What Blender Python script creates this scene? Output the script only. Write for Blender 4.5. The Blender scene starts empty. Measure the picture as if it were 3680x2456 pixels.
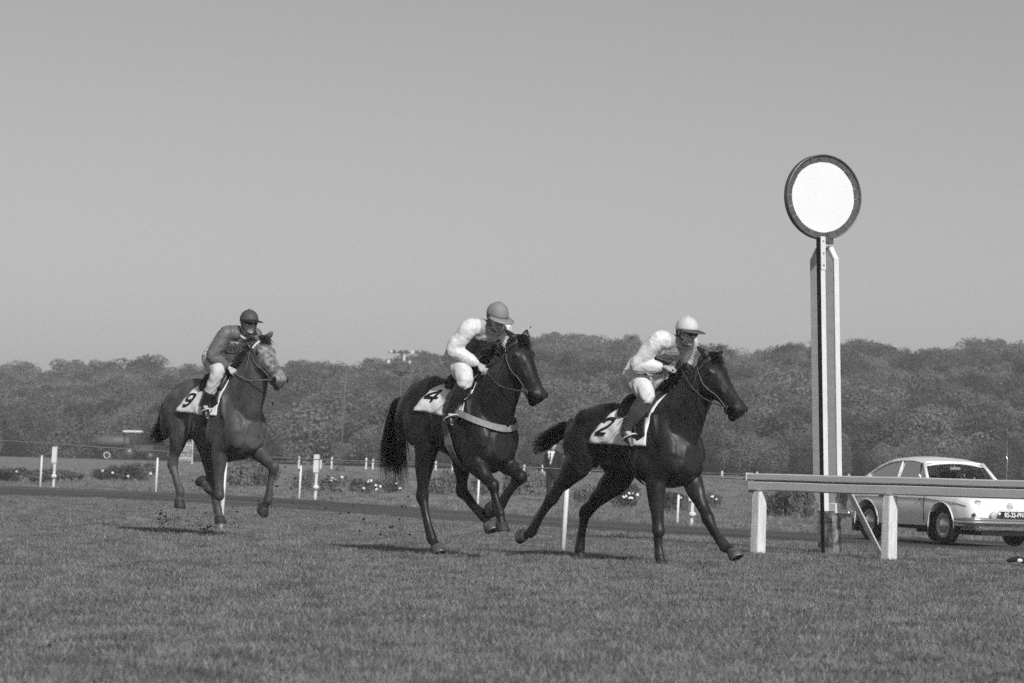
import bpy, bmesh, math, random
import numpy as np
from mathutils import Vector, Matrix
from mathutils.bvhtree import BVHTree
from mathutils import noise as mnoise

SC = bpy.context.scene
COL = SC.collection
R = math.radians

# ------------------------------------------------------------------ camera
F = 10810.0; PCX, PCY = 1840.0, 1228.0; HOR = 1684.0; ROLL = R(1.5); CAMH = 0.85
PITCH = math.atan((HOR - PCY) / F)
_fw = Vector((0, math.cos(PITCH), math.sin(PITCH)))
_up0 = Vector((0, -math.sin(PITCH), math.cos(PITCH)))
_rt0 = Vector((1, 0, 0))
CRT = _rt0 * math.cos(ROLL) + _up0 * math.sin(ROLL)
CUP = -_rt0 * math.sin(ROLL) + _up0 * math.cos(ROLL)
CPOS = Vector((0, 0, CAMH))
cam_d = bpy.data.cameras.new('camera')
cam = bpy.data.objects.new('camera', cam_d); COL.objects.link(cam)
m = Matrix((CRT, CUP, -_fw)).transposed().to_4x4(); m.translation = CPOS
cam.matrix_world = m
cam_d.sensor_width = 36; cam_d.lens = 36 * F / 3680
cam_d.clip_start = 0.5; cam_d.clip_end = 6000
cam_d.dof.use_dof = True; cam_d.dof.focus_distance = 28.5; cam_d.dof.aperture_fstop = 5.6
SC.camera = cam

# ------------------------------------------------------------------ light
SUN_AZ, SUN_EL = 20, 34          # azimuth measured from -Y (behind the camera) towards +X (right)
sdir = Vector((math.sin(R(SUN_AZ)) * math.cos(R(SUN_EL)), -math.cos(R(SUN_AZ)) * math.cos(R(SUN_EL)), math.sin(R(SUN_EL))))
w = bpy.data.worlds.new('World'); SC.world = w; w.use_nodes = True
nt = w.node_tree; nt.nodes.clear()
sky = nt.nodes.new('ShaderNodeTexSky'); sky.sky_type = 'NISHITA'; sky.sun_disc = False
sky.sun_elevation = R(SUN_EL); sky.sun_rotation = math.atan2(sdir.x, sdir.y)
sky.air_density = 1.0; sky.dust_density = 1.3; sky.ozone_density = 1.0; sky.altitude = 0
bw = nt.nodes.new('ShaderNodeRGBToBW')            # the photograph is monochrome
bg = nt.nodes.new('ShaderNodeBackground'); bg.inputs[1].default_value = 0.069
wo = nt.nodes.new('ShaderNodeOutputWorld')
nt.links.new(sky.outputs[0], bw.inputs[0]); nt.links.new(bw.outputs[0], bg.inputs[0]); nt.links.new(bg.outputs[0], wo.inputs[0])
sl = bpy.data.lights.new('sun', 'SUN'); sl.energy = 3.1; sl.angle = R(3.0); sl.color = (1, 1, 1)
so = bpy.data.objects.new('sun', sl); COL.objects.link(so)
so.rotation_euler = sdir.to_track_quat('Z', 'Y').to_euler(); so.location = (20, -20, 30)
SC.view_settings.view_transform = 'Standard'; SC.view_settings.look = 'None'
SC.view_settings.gamma = 1.0; SC.view_settings.exposure = 0.18
SC.render.engine = 'CYCLES'
SC.cycles.use_denoising = False; SC.cycles.use_adaptive_sampling = True; SC.cycles.adaptive_threshold = 1.0; SC.cycles.adaptive_min_samples = 44; SC.cycles.max_bounces = 6; SC.cycles.volume_bounces = 1; SC.cycles.transparent_max_bounces = 12

# ------------------------------------------------------------------ helpers
def ray(px, py):
    return _fw + CRT * ((px - PCX) / F) - CUP * ((py - PCY) / F)
def at(px, py, d):
    r = ray(px, py); return CPOS + r * (d / r.y)
def X(px, d):                       # ground x of a thing seen at column px at depth d
    return at(px, HOR, d).x

BT = R(40)
HD = Vector((math.sin(BT), -math.cos(BT), 0))      # running direction
NA = Vector((math.cos(BT), math.sin(BT), 0))       # away from the stands, across the track
P1 = at(2728, 1985, 31.8); P1.z = 0                # first post of the white rail
def sm(a, b, x):
    t = min(1, max(0, (x - a) / (b - a))); return t * t * (3 - 2 * t)
def across(x, y): return (x - P1.x) * NA.x + (y - P1.y) * NA.y
def gz(x, y):
    n = across(x, y)
    z = -0.26 * sm(3, 13, n) * sm(-8, 6, x) * (1 - sm(24, 60, n))
    z += 0.74 * sm(26, 72, n)
    return z
def on_track(px, t_from=P1, off=0.0):
    """point on the line parallel to the track, off metres beyond P1, at image column px"""
    o = Vector((t_from.x, t_from.y, 0)) + NA * off
    k = ray(px, HOR); k = k.x / k.y
    t = (k * o.y - o.x) / (HD.x - k * HD.y)
    p = o + HD * t; p.z = gz(p.x, p.y); return p

def frame(pts):
    pts = [Vector(p) for p in pts]; T = []
    for i in range(len(pts)):
        a = pts[max(i - 1, 0)]; b = pts[min(i + 1, len(pts) - 1)]
        t = b - a; T.append(t.normalized() if t.length > 1e-9 else Vector((0, 0, 1)))
    return pts, T
def catmull(nodes, k):
    """nodes: list of equal-length tuples; returns smooth resampling with k steps per span"""
    A = np.array(nodes, float); n = len(A); out = []
    for i in range(n - 1):
        p0 = A[max(i - 1, 0)]; p1 = A[i]; p2 = A[i + 1]; p3 = A[min(i + 2, n - 1)]
        for j in range(k):
            t = j / k
            out.append(.5 * ((2 * p1) + (-p0 + p2) * t + (2 * p0 - 5 * p1 + 4 * p2 - p3) * t * t + (-p0 + 3 * p1 - 3 * p2 + p3) * t ** 3))
    out.append(A[-1]); return out

class MB:
    def __init__(s): s.v = []; s.f = []; s.m = []; s.cm = 0
    def quad(s, *idx): s.f.append(tuple(idx)); s.m.append(s.cm)
    def add(s, vs, fs):
        o = len(s.v); s.v += [tuple(v) for v in vs]
        for f in fs: s.f.append(tuple(i + o for i in f)); s.m.append(s.cm)
    def rings(s, rs, cap=True, closed=False):
        n = len(rs[0]); o = len(s.v)
        for r in rs: s.v += [tuple(p) for p in r]
        L = len(rs)
        for i in range(L if closed else L - 1):
            j2 = (i + 1) % L
            for j in range(n):
                k = (j + 1) % n
                s.quad(o + i * n + j, o + i * n + k, o + j2 * n + k, o + j2 * n + j)
        if cap and not closed:
            s.quad(*[o + j for j in range(n)][::-1]); s.quad(*[o + (L - 1) * n + j for j in range(n)])
    def tube(s, pts, r, n=8, cap=True, side=None, flat=1.0):
        pts, T = frame(pts); rs = []
        if not hasattr(r, '__len__'): r = [r] * len(pts)
        U = None
        for p, t, q in zip(pts, T, r):
            if U is None:
                ref = Vector(side) if side is not None else (Vector((0, 0, 1)) if abs(t.z) < .9 else Vector((1, 0, 0)))
                U = ref - t * ref.dot(t); U.normalize()
            else:
                U = U - t * U.dot(t); U.normalize()
            W = t.cross(U)
            rs.append([p + U * (math.cos(a) * q) + W * (math.sin(a) * q * flat) for a in [2 * math.pi * j / n for j in range(n)]])
        s.rings(rs, cap)
    def loft(s, nodes, n=16, k=4, side=(0, 1, 0), rnd=True):
        """nodes (x,y,z,a,b): a = half width along 'side', b = half depth in the plane"""
        P = catmull(nodes, k)
        pts, T = frame([p[:3] for p in P]); rs = []
        for p, t, q in zip(pts, T, P):
            sd = Vector(side); U = sd - t * sd.dot(t); U.normalize(); W = t.cross(U)
            a, b = max(q[3], .002), max(q[4], .002)
            rs.append([p + U * (math.cos(g) * a) + W * (math.sin(g) * b) for g in [2 * math.pi * j / n for j in range(n)]])
        if rnd:
            def cap(ring, p, t, b):
                o = []
                for c_, e in ((.85, .5), (.5, .85), (.12, .98)):
                    o.append([p + t * (b * e * .8) + (q - p) * c_ for q in ring])
                return o
            rs = cap(rs[0], pts[0], -T[0], min(P[0][3], P[0][4]))[::-1] + rs + cap(rs[-1], pts[-1], T[-1], min(P[-1][3], P[-1][4]))
        s.rings(rs, True)
    def ball(s, c, r, n=14, k=9, rot=None):
        c = Vector(c); r = (r, r, r) if not hasattr(r, '__len__') else r; rs = []
        for i in range(k + 1):
            th = math.pi * (i + .02) / (k + .04); z = math.cos(th); q = math.sin(th)
            ring = []
            for j in range(n):
                a = 2 * math.pi * j / n
                p = Vector((r[0] * q * math.cos(a), r[1] * q * math.sin(a), r[2] * z))
                if rot is not None: p = rot @ p
                ring.append(c + p)
            rs.append(ring)
        s.rings(rs, True)
    def box(s, c, d, rot=None, bev=0.0):
        c = Vector(c); hx, hy, hz = d[0] / 2, d[1] / 2, d[2] / 2
        def tr(p):
            p = Vector(p); return c + (rot @ p if rot is not None else p)
        if bev <= 0:
            vs = [tr((x * hx, y * hy, z * hz)) for x in (-1, 1) for y in (-1, 1) for z in (-1, 1)]
            s.add(vs, [(0, 1, 3, 2), (4, 6, 7, 5), (0, 4, 5, 1), (2, 3, 7, 6), (0, 2, 6, 4), (1, 5, 7, 3)])
        else:
            rs = []
            for zz, i in ((-hz, bev), (-hz + bev, 0), (hz - bev, 0), (hz, bev)):
                x, y = hx - i, hy - i
                rs.append([tr(p) for p in ((x - bev, -y, zz), (x, -y + bev, zz), (x, y - bev, zz), (x - bev, y, zz), (-x + bev, y, zz), (-x, y - bev, zz), (-x, -y + bev, zz), (-x + bev, -y, zz))])
            s.rings(rs, True)
    def lathe(s, prof, n=20, M=None):
        rs = []
        for r, z in prof:
            ring = [Vector((max(r, 1e-4) * math.cos(2 * math.pi * j / n), max(r, 1e-4) * math.sin(2 * math.pi * j / n), z)) for j in range(n)]
            rs.append([M @ p for p in ring] if M is not None else ring)
        s.rings(rs, True)
    def prism(s, poly, y0, y1, M=None):
        """poly in (x,z), extruded y0..y1"""
        n = len(poly); a = [Vector((p[0], y0, p[1])) for p in poly]; b = [Vector((p[0], y1, p[1])) for p in poly]
        vs = a + b
        if M is not None: vs = [M @ p for p in vs]
        s.add(vs, [tuple(range(n))[::-1], tuple(range(n, 2 * n))] + [(i, (i + 1) % n, n + (i + 1) % n, n + i) for i in range(n)])
    def mesh(s, name, mats, smooth=False):
        me = bpy.data.meshes.new(name); me.from_pydata(s.v, [], s.f)
        mats = mats if isinstance(mats, (list, tuple)) else [mats]
        for mm in mats: me.materials.append(mm)
        if len(mats) > 1: me.polygons.foreach_set('material_index', s.m)
        if smooth: me.polygons.foreach_set('use_smooth', [True] * len(s.f))
        bm = bmesh.new(); bm.from_mesh(me)
        if smooth and len(s.v) < 60000: bmesh.ops.remove_doubles(bm, verts=bm.verts, dist=1e-5)
        bmesh.ops.recalc_face_normals(bm, faces=bm.faces); bm.to_mesh(me); bm.free()
        me.update(); return me
    def build(s, name, mats, parent=None, smooth=False):
        return link(name, s.mesh(name, mats, smooth), parent)
def link(name, me, parent=None):
    o = bpy.data.objects.new(name, me); COL.objects.link(o)
    if parent is not None: o.parent = parent
    return o
def empty(name, loc, rz=0.0):
    o = bpy.data.objects.new(name, None); COL.objects.link(o); o.location = loc; o.rotation_euler = (0, 0, rz); o.empty_display_size = .2
    return o
def tag(o, label=None, cat=None, group=None, kind=None):
    if label: o['label'] = label
    if cat: o['category'] = cat
    if group: o['group'] = group
    if kind: o['kind'] = kind
    return o
def copy_tree(o, parent=None):
    c = o.copy(); COL.objects.link(c); c.parent = parent
    for ch in o.children: copy_tree(ch, c)
    return c
def fuse(mb, name, mat, voxel, parent=None, smooth_it=6, fac=.5, shapes=None):
    """merge overlapping closed shapes into one continuous skin"""
    me = mb.mesh(name, mat); o = bpy.data.objects.new(name, me); COL.objects.link(o)
    r = o.modifiers.new('r', 'REMESH'); r.mode = 'VOXEL'; r.voxel_size = voxel; r.use_smooth_shade = True
    if smooth_it:
        q = o.modifiers.new('s', 'SMOOTH'); q.factor = fac; q.iterations = smooth_it
    dg = bpy.context.evaluated_depsgraph_get()
    nm = bpy.data.meshes.new_from_object(o.evaluated_get(dg))
    o.modifiers.clear(); o.data = nm; bpy.data.meshes.remove(me); nm.name = name
    nm.materials.clear()
    for mm in (mat if isinstance(mat, (list, tuple)) else [mat]): nm.materials.append(mm)
    nm.polygons.foreach_set('use_smooth', [True] * len(nm.polygons))
    if parent is not None: o.parent = parent
    return o

# ------------------------------------------------------------------ materials (all grey: monochrome film)
def mat(name, v, rough=.8, var=0.0, scale=8.0, bump=0.0, bscale=None, spec=.3, metal=0.0, detail=4, coat=0.0, sheen=0.0, trans=0.0, v2=None, stretch=None):
    mt = bpy.data.materials.new(name); mt.use_nodes = True; t = mt.node_tree
    b = t.nodes['Principled BSDF']
    b.inputs['Roughness'].default_value = rough; b.inputs['Metallic'].default_value = metal
    b.inputs['Specular IOR Level'].default_value = spec; b.inputs['Coat Weight'].default_value = coat
    b.inputs['Sheen Weight'].default_value = sheen
    b.inputs['Base Color'].default_value = (v, v, v, 1)
    if var > 0 or v2 is not None or bump > 0:
        co = t.nodes.new('ShaderNodeTexCoord'); mp = t.nodes.new('ShaderNodeMapping')
        if stretch: mp.inputs['Scale'].default_value = stretch
        t.links.new(co.outputs['Object'], mp.inputs[0])
    if var > 0 or v2 is not None:
        nz = t.nodes.new('ShaderNodeTexNoise'); nz.inputs['Scale'].default_value = scale; nz.inputs['Detail'].default_value = detail
        rp = t.nodes.new('ShaderNodeValToRGB'); lo, hi = (v * (1 - var), v * (1 + var)) if v2 is None else (v, v2)
        rp.color_ramp.elements[0].position = .32; rp.color_ramp.elements[1].position = .68
        rp.color_ramp.elements[0].color = (lo, lo, lo, 1); rp.color_ramp.elements[1].color = (hi, hi, hi, 1)
        t.links.new(mp.outputs[0], nz.inputs['Vector']); t.links.new(nz.outputs[0], rp.inputs[0]); t.links.new(rp.outputs[0], b.inputs['Base Color'])
    if bump > 0:
        n2 = t.nodes.new('ShaderNodeTexNoise'); n2.inputs['Scale'].default_value = bscale or scale * 4; n2.inputs['Detail'].default_value = 3
        bp = t.nodes.new('ShaderNodeBump'); bp.inputs['Strength'].default_value = bump; bp.inputs['Distance'].default_value = .02
        t.links.new(mp.outputs[0], n2.inputs['Vector']); t.links.new(n2.outputs[0], bp.inputs['Height']); t.links.new(bp.outputs[0], b.inputs['Normal'])
    return mt
def leafmat(name, lo, hi, scale=.6, trans=.35):
    """leaf / blade: diffuse + translucent, tone varied per instance and in broad patches"""
    mt = bpy.data.materials.new(name); mt.use_nodes = True; t = mt.node_tree; t.nodes.clear()
    out = t.nodes.new('ShaderNodeOutputMaterial'); mx = t.nodes.new('ShaderNodeMixShader'); mx.inputs[0].default_value = trans
    d = t.nodes.new('ShaderNodeBsdfDiffuse'); tr = t.nodes.new('ShaderNodeBsdfTranslucent')
    geo = t.nodes.new('ShaderNodeNewGeometry'); nz = t.nodes.new('ShaderNodeTexNoise'); nz.inputs['Scale'].default_value = scale; nz.inputs['Detail'].default_value = 5
    oi = t.nodes.new('ShaderNodeObjectInfo'); ad = t.nodes.new('ShaderNodeMath'); ad.operation = 'MULTIPLY_ADD'; ad.inputs[1].default_value = .45
    sb = t.nodes.new('ShaderNodeMath'); sb.operation = 'SUBTRACT'; sb.inputs[1].default_value = .22
    rp = t.nodes.new('ShaderNodeValToRGB'); rp.color_ramp.elements[0].position = .3; rp.color_ramp.elements[1].position = .7
    rp.color_ramp.elements[0].color = (lo, lo, lo, 1); rp.color_ramp.elements[1].color = (hi, hi, hi, 1)
    L = t.links.new
    L(geo.outputs['Position'], nz.inputs['Vector']); L(oi.outputs['Random'], ad.inputs[0]); L(nz.outputs[0], ad.inputs[2]); L(ad.outputs[0], sb.inputs[0]); L(sb.outputs[0], rp.inputs[0])
    L(rp.outputs[0], d.inputs[0]); L(rp.outputs[0], tr.inputs[0]); L(d.outputs[0], mx.inputs[1]); L(tr.outputs[0], mx.inputs[2]); L(mx.outputs[0], out.inputs[0])
    return mt
M = {}
M['turf'] = mat('turf_soil', .055, .95, v2=.095, scale=.9, bump=.5, bscale=30, spec=.05)
M['lawn'] = mat('infield_lawn', .10, .95, v2=.15, scale=.35, bump=.5, bscale=12, spec=.05)
M['path'] = mat('cinder_path', .05, .95, v2=.085, scale=1.6, bump=.6, bscale=14, spec=.1, detail=8)
M['blade'] = leafmat('grass_blade', .13, .33, 3.2, .3)
M['blade_dry'] = leafmat('grass_blade_pale', .28, .46, 3.2, .3)
M['leaf'] = leafmat('wood_leaf', .085, .25, .11, .4)
M['leaf_rose'] = leafmat('rose_leaf', .08, .24, 3.0, .25)
M['bark'] = mat('bark', .06, .9, .4, 20)
M['white'] = mat('white_paint', .74, .5, .06, 6, bump=.1, bscale=40, spec=.4)
M['white_old'] = mat('weathered_white_paint', .60, .7, v2=.80, scale=9, bump=.25, bscale=60, spec=.3, stretch=(3, 3, .5))
M['disc'] = mat('enamel_white', .80, .35, .02, 2, spec=.5)
M['rail'] = mat('rail_paint', .54, .6, .07, 5, bump=.15, bscale=50, spec=.35, stretch=(.4, 3, 3))
M['black'] = mat('black_paint', .012, .5, spec=.4)
M['dark'] = mat('dark_rubber', .02, .75, .2, 30)
M['steel'] = mat('grey_steel', .30, .45, .1, 10, metal=.6)
M['rim'] = mat('rim_tiles', .085, .55, .25, 14, spec=.4)
M['rim_out'] = mat('rim_steel', .16, .4, .15, 9, metal=.5)
M['stump'] = mat('mottled_timber', .05, .9, v2=.36, scale=11, bump=.6, bscale=30, detail=6)
M['rope'] = mat('rope', .28, .9)
M['petal'] = mat('white_petal', .85, .6)
M['concrete'] = mat('concrete', .30, .9, .15, 5)

# ------------------------------------------------------------------ scattering
def ground_hit(px, py):
    r = ray(px, py); t = 8.0
    while t < 400:
        p = CPOS + r * t
        if p.z < gz(p.x, p.y): return p
        t *= 1.004
    return CPOS + r * 200
def scatter(name, pts, rz, sc, idx, protos, tilt=None):
    me = bpy.data.meshes.new(name); me.from_pydata(pts, [], [])
    for nm, arr, ty in (('rz', rz, 'FLOAT'), ('sc', sc, 'FLOAT'), ('pi', idx, 'INT'), ('tl', tilt if tilt is not None else [0.0] * len(pts), 'FLOAT')):
        a = me.attributes.new(nm, ty, 'POINT'); a.data.foreach_set('value', arr)
    o = link(name, me)
    g = bpy.data.node_groups.new(name, 'GeometryNodeTree')
    g.interface.new_socket('Geometry', in_out='INPUT', socket_type='NodeSocketGeometry'); g.interface.new_socket('Geometry', in_out='OUTPUT', socket_type='NodeSocketGeometry')
    N = g.nodes.new; L = g.links.new
    gi = N('NodeGroupInput'); go = N('NodeGroupOutput'); iop = N('GeometryNodeInstanceOnPoints'); jn = N('GeometryNodeJoinGeometry')
    for p in reversed(protos):
        oi = N('GeometryNodeObjectInfo'); oi.inputs['Object'].default_value = p; oi.inputs['As Instance'].default_value = True
        L(oi.outputs['Geometry'], jn.inputs[0])
    def attr(nm, ty):
        n = N('GeometryNodeInputNamedAttribute'); n.data_type = ty; n.inputs[0].default_value = nm; return n.outputs[0]
    cx = N('ShaderNodeCombineXYZ'); L(attr('rz', 'FLOAT'), cx.inputs[2]); L(attr('tl', 'FLOAT'), cx.inputs[0])
    L(gi.outputs[0], iop.inputs['Points']); L(jn.outputs[0], iop.inputs['Instance']); iop.inputs['Pick Instance'].default_value = True
    L(attr('pi', 'INT'), iop.inputs['Instance Index']); L(cx.outputs[0], iop.inputs['Rotation']); L(attr('sc', 'FLOAT'), iop.inputs['Scale'])
    L(iop.outputs[0], go.inputs[0])
    md = o.modifiers.new('scatter', 'NODES'); md.node_group = g
    return o
def proto(name, mb, mt):
    return bpy.data.objects.new(name, mb.mesh(name, mt))

# ------------------------------------------------------------------ ground
rng = np.random.default_rng(7); random.seed(7)
def grid_sheet(name, ys, half, nx, zf, mt):
    vs = []; fs = []
    for y in ys:
        h = half(y)
        for i in range(nx + 1):
            x = -h + 2 * h * i / nx; vs.append((x, y, zf(x, y)))
    for j in range(len(ys) - 1):
        for i in range(nx):
            a = j * (nx + 1) + i; fs.append((a, a + 1, a + nx + 2, a + nx + 1))
    me = bpy.data.meshes.new(name); me.from_pydata(vs, [], fs); me.materials.append(mt); me.polygons.foreach_set('use_smooth', [True] * len(fs))
    return link(name, me)
def ground_mat():
    mt = mat('racecourse_turf', .1, .95, bump=.4, bscale=25, spec=.04); t = mt.node_tree; b = t.nodes['Principled BSDF']; L = t.links.new
    geo = t.nodes.new('ShaderNodeNewGeometry')
    dp = t.nodes.new('ShaderNodeVectorMath'); dp.operation = 'DOT_PRODUCT'; dp.inputs[1].default_value = NA; L(geo.outputs['Position'], dp.inputs[0])
    n0 = P1.dot(NA)
    mr = t.nodes.new('ShaderNodeMapRange'); mr.inputs[1].default_value = n0 + 17; mr.inputs[2].default_value = n0 + 22; L(dp.outputs['Value'], mr.inputs[0])
    nz = t.nodes.new('ShaderNodeTexNoise'); nz.inputs['Scale'].default_value = 1.6; nz.inputs['Detail'].default_value = 8; L(geo.outputs['Position'], nz.inputs['Vector'])
    r1 = t.nodes.new('ShaderNodeValToRGB'); r2 = t.nodes.new('ShaderNodeValToRGB')
    for r_, a, c in ((r1, .06, .12), (r2, .16, .27)):
        r_.color_ramp.elements[0].position = .3; r_.color_ramp.elements[1].position = .7
        r_.color_ramp.elements[0].color = (a, a, a, 1); r_.color_ramp.elements[1].color = (c, c, c, 1); L(nz.outputs[0], r_.inputs[0])
    mx = t.nodes.new('ShaderNodeMixRGB'); L(mr.outputs[0], mx.inputs[0]); L(r1.outputs[0], mx.inputs[1]); L(r2.outputs[0], mx.inputs[2]); L(mx.outputs[0], b.inputs['Base Color'])
    return mt
ys = [-30, -10, 0, 5] + [8 + i for i in range(0, 72)] + [80 + 3 * i for i in range(0, 50)] + [240, 300, 400, 600, 820]
g = grid_sheet('ground', ys, lambda y: 25 + .5 * max(y, 0) + (.9 * (y - 300) if y > 300 else 0), 90, gz, ground_mat()); g['kind'] = 'structure'
# cinder path beyond the rail, following the running line
vs, fs = [], []
cuts = [10.2, 11.2, 12.5, 13.4, 14.6, 16, 17.2, 18.6, 19.4, 20]
ts = [t * 1.5 for t in range(-95, 26)]
for t in ts:
    for k, n in enumerate(cuts):
        e = (rng.normal() * .13 if k in (0, len(cuts) - 1) else 0)
        p = P1 + NA * (n + e) + HD * t
        rut = -.02 if k in (3, 6) else (.012 if k in (2, 5, 7) else 0)
        vs.append((p.x, p.y, gz(p.x, p.y) + .022 + rut * .6 - (.012 if k in (0, len(cuts) - 1) else 0)))
nc = len(cuts)
for j in range(len(ts) - 1):
    for k in range(nc - 1):
        a = j * nc + k; fs.append((a, a + 1, a + nc + 1, a + nc))
me = bpy.data.meshes.new('path'); me.from_pydata(vs, [], fs)
mt = mat('cinder_path_ruts', .06, .95, bump=.6, bscale=14, spec=.08); t_ = mt.node_tree; b_ = t_.nodes['Principled BSDF']
geo = t_.nodes.new('ShaderNodeNewGeometry'); mp = t_.nodes.new('ShaderNodeMapping'); mp.vector_type = 'POINT'
mp.inputs['Rotation'].default_value = (0, 0, -math.atan2(HD.y, HD.x)); mp.inputs['Scale'].default_value = (.16, 1.5, 1)
rt_ = t_.nodes.new('ShaderNodeVectorRotate'); rt_.rotation_type = 'Z_AXIS'; rt_.inputs['Angle'].default_value = -math.atan2(HD.y, HD.x)
ml = t_.nodes.new('ShaderNodeVectorMath'); ml.operation = 'MULTIPLY'; ml.inputs[1].default_value = (.10, 1.1, 1)
nz = t_.nodes.new('ShaderNodeTexNoise'); nz.inputs['Scale'].default_value = 1.0; nz.inputs['Detail'].default_value = 9; nz.inputs['Roughness'].default_value = .65
rp = t_.nodes.new('ShaderNodeValToRGB'); rp.color_ramp.elements[0].position = .33; rp.color_ramp.elements[1].position = .7
rp.color_ramp.elements[0].color = (.05, .05, .05, 1); rp.color_ramp.elements[1].color = (.15, .15, .15, 1)
t_.links.new(geo.outputs['Position'], rt_.inputs['Vector']); t_.links.new(rt_.outputs[0], ml.inputs[0]); t_.links.new(ml.outputs[0], nz.inputs['Vector']); t_.links.new(nz.outputs[0], rp.inputs[0]); t_.links.new(rp.outputs[0], b_.inputs['Base Color'])
t_.nodes.remove(mp)
me.materials.append(mt)
me.polygons.foreach_set('use_smooth', [True] * len(fs))
o = link('path', me); o['kind'] = 'structure'

# grass: tufts of real blades on the turf
def tuft(seed, nb, rad, hmin, hmax, wid):
    r = random.Random(seed); mb = MB()
    for i in range(nb):
        a = r.uniform(0, 6.283); q = rad * math.sqrt(r.random()); x, y = q * math.cos(a), q * math.sin(a)
        h = r.uniform(hmin, hmax); ln = r.uniform(.1, .75) * h; b = r.uniform(0, 6.283); f = r.uniform(0, 3.14)
        dx, dy = math.cos(b) * ln, math.sin(b) * ln; wx, wy = math.cos(f) * wid, math.sin(f) * wid
        mb.add([(x - wx, y - wy, -.01), (x + wx, y + wy, -.01), (x + dx * .4 + wx * .8, y + dy * .4 + wy * .8, h * .6), (x + dx * .4 - wx * .8, y + dy * .4 - wy * .8, h * .6), (x + dx, y + dy, h)], [(0, 1, 2, 3), (3, 2, 4)])
    return mb
NEAR = [proto('grass_tuft', tuft(i, 48, .11, .012, .044, .0024), M['blade']) for i in range(4)] + [proto('pale_grass_tuft', tuft(9, 12, .10, .018, .058, .0022), M['blade_dry'])]
FAR = [proto('grass_tuft_far', tuft(20 + i, 30, .22, .03, .10, .006), M['blade']) for i in range(3)]
def field(d0, d1, dens, pad):
    a = (d1 - d0) * 2 * (.172 * d1 + pad); n = int(a * dens)
    y = rng.uniform(d0, d1, n); x = rng.uniform(-1, 1, n) * (.172 * d1 + pad)
    k = np.abs(x) < .172 * y + pad
    return np.stack([x[k], y[k]], 1)
HP = []
_r = random.Random(21)
for _ in range(150):
    t0 = _r.uniform(-30, 14); n_ = _r.choice((-4.9, -4.2, -3.6, -2.9, -2.4)) + _r.gauss(0, .25); p_ = P1 + NA * n_ + HD * t0; HP.append((p_.x, p_.y, _r.uniform(.06, .13), _r.uniform(.09, .2)))
for _ in range(90):
    HP.append((_r.uniform(-6, 6), _r.uniform(11, 34), _r.uniform(.04, .12), _r.uniform(.06, .16)))
HPA = np.array(HP)
def grass(name, bands, protos, nmain, slo, shi, keep, label):
    P = np.concatenate([field(*b) for b in bands]); pts = []
    for x, y in P:
        n = across(x, y)
        if not keep(n): continue
        if y < 45 and (((x - HPA[:, 0]) / HPA[:, 2]) ** 2 + ((y - HPA[:, 1]) / (HPA[:, 3] * 1.5)) ** 2 < 1).any(): continue
        pts.append((x, y, gz(x, y)))
    k = len(pts); ix = rng.integers(0, nmain, k)
    if len(protos) > nmain: ix = np.where(rng.random(k) < .10, nmain, ix)
    # growth varies in patches of a metre or two
    A = np.array(pts); pat = .5 + .5 * np.sin(A[:, 0] * 1.7 + 1.3 * np.sin(A[:, 1] * .9)) * np.sin(A[:, 1] * .73 + 2 * np.sin(A[:, 0] * .51))
    sc = rng.uniform(slo, shi, k) * rng.uniform(.75, 1.25, k)
    o = scatter(name, pts, rng.uniform(0, 6.28, k).tolist(), sc.tolist(), ix.astype(int).tolist(), protos)
    tag(o, label, 'grass', kind='stuff'); return o
grass('turf_grass', [(10.5, 16, 300, 1.5), (16, 24, 190, 1.5), (24, 36, 95, 2), (36, 62, 34, 3)], NEAR, 4, .8, 1.35, lambda n: n < 10.0 + .9 * rng.random() ** 2, 'short mown grass of the racing turf in the foreground')
grass('infield_grass', [(40, 70, 9, 3), (70, 130, 3.0, 4)], FAR, 3, .7, 1.2, lambda n: n > 20.2 - 1.1 * rng.random() ** 2, 'paler grass of the infield beyond the cinder path')

# ------------------------------------------------------------------ wood
def crown_mesh(seed, nleaf, size, spread=.55, flat=.85, lobes=13, core=True):
    """leafy crown of radius about 1: leaf faces over a bunch of lobes"""
    r = random.Random(seed); mb = MB(); L = []
    for i in range(lobes):
        a = r.uniform(0, 6.283); z = r.uniform(-.55, .75); q = spread * math.sqrt(max(0, 1 - z * z)) * r.uniform(.5, 1.1)
        L.append((Vector((q * math.cos(a), q * math.sin(a), z * flat * .8)), r.uniform(.26, .46)))
    for i in range(nleaf):
        c, q = L[r.randrange(len(L))]
        d = Vector((r.gauss(0, 1), r.gauss(0, 1), r.gauss(.25, 1))).normalized()
        p = c + d * q * r.uniform(.78, 1.08)
        nrm = (d * 1.1 + Vector((r.gauss(0, .6), r.gauss(0, .6), r.gauss(.2, .6)))).normalized()
        u = nrm.orthogonal().normalized(); ang = r.uniform(0, 6.28); u = Matrix.Rotation(ang, 3, nrm) @ u; v = nrm.cross(u)
        s_ = size * r.uniform(.6, 1.4); t_ = s_ * r.uniform(.45, .8)
        mb.add([p - u * s_ - v * t_ * .3, p - v * t_, p + u * s_, p + v * t_ + nrm * s_ * .25], [(0, 1, 2, 3)])
    return mb
CROWNS = [proto('crown', crown_mesh(30 + i, 5600, .038, .62, .95, 22), M['leaf']) for i in range(6)]
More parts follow.
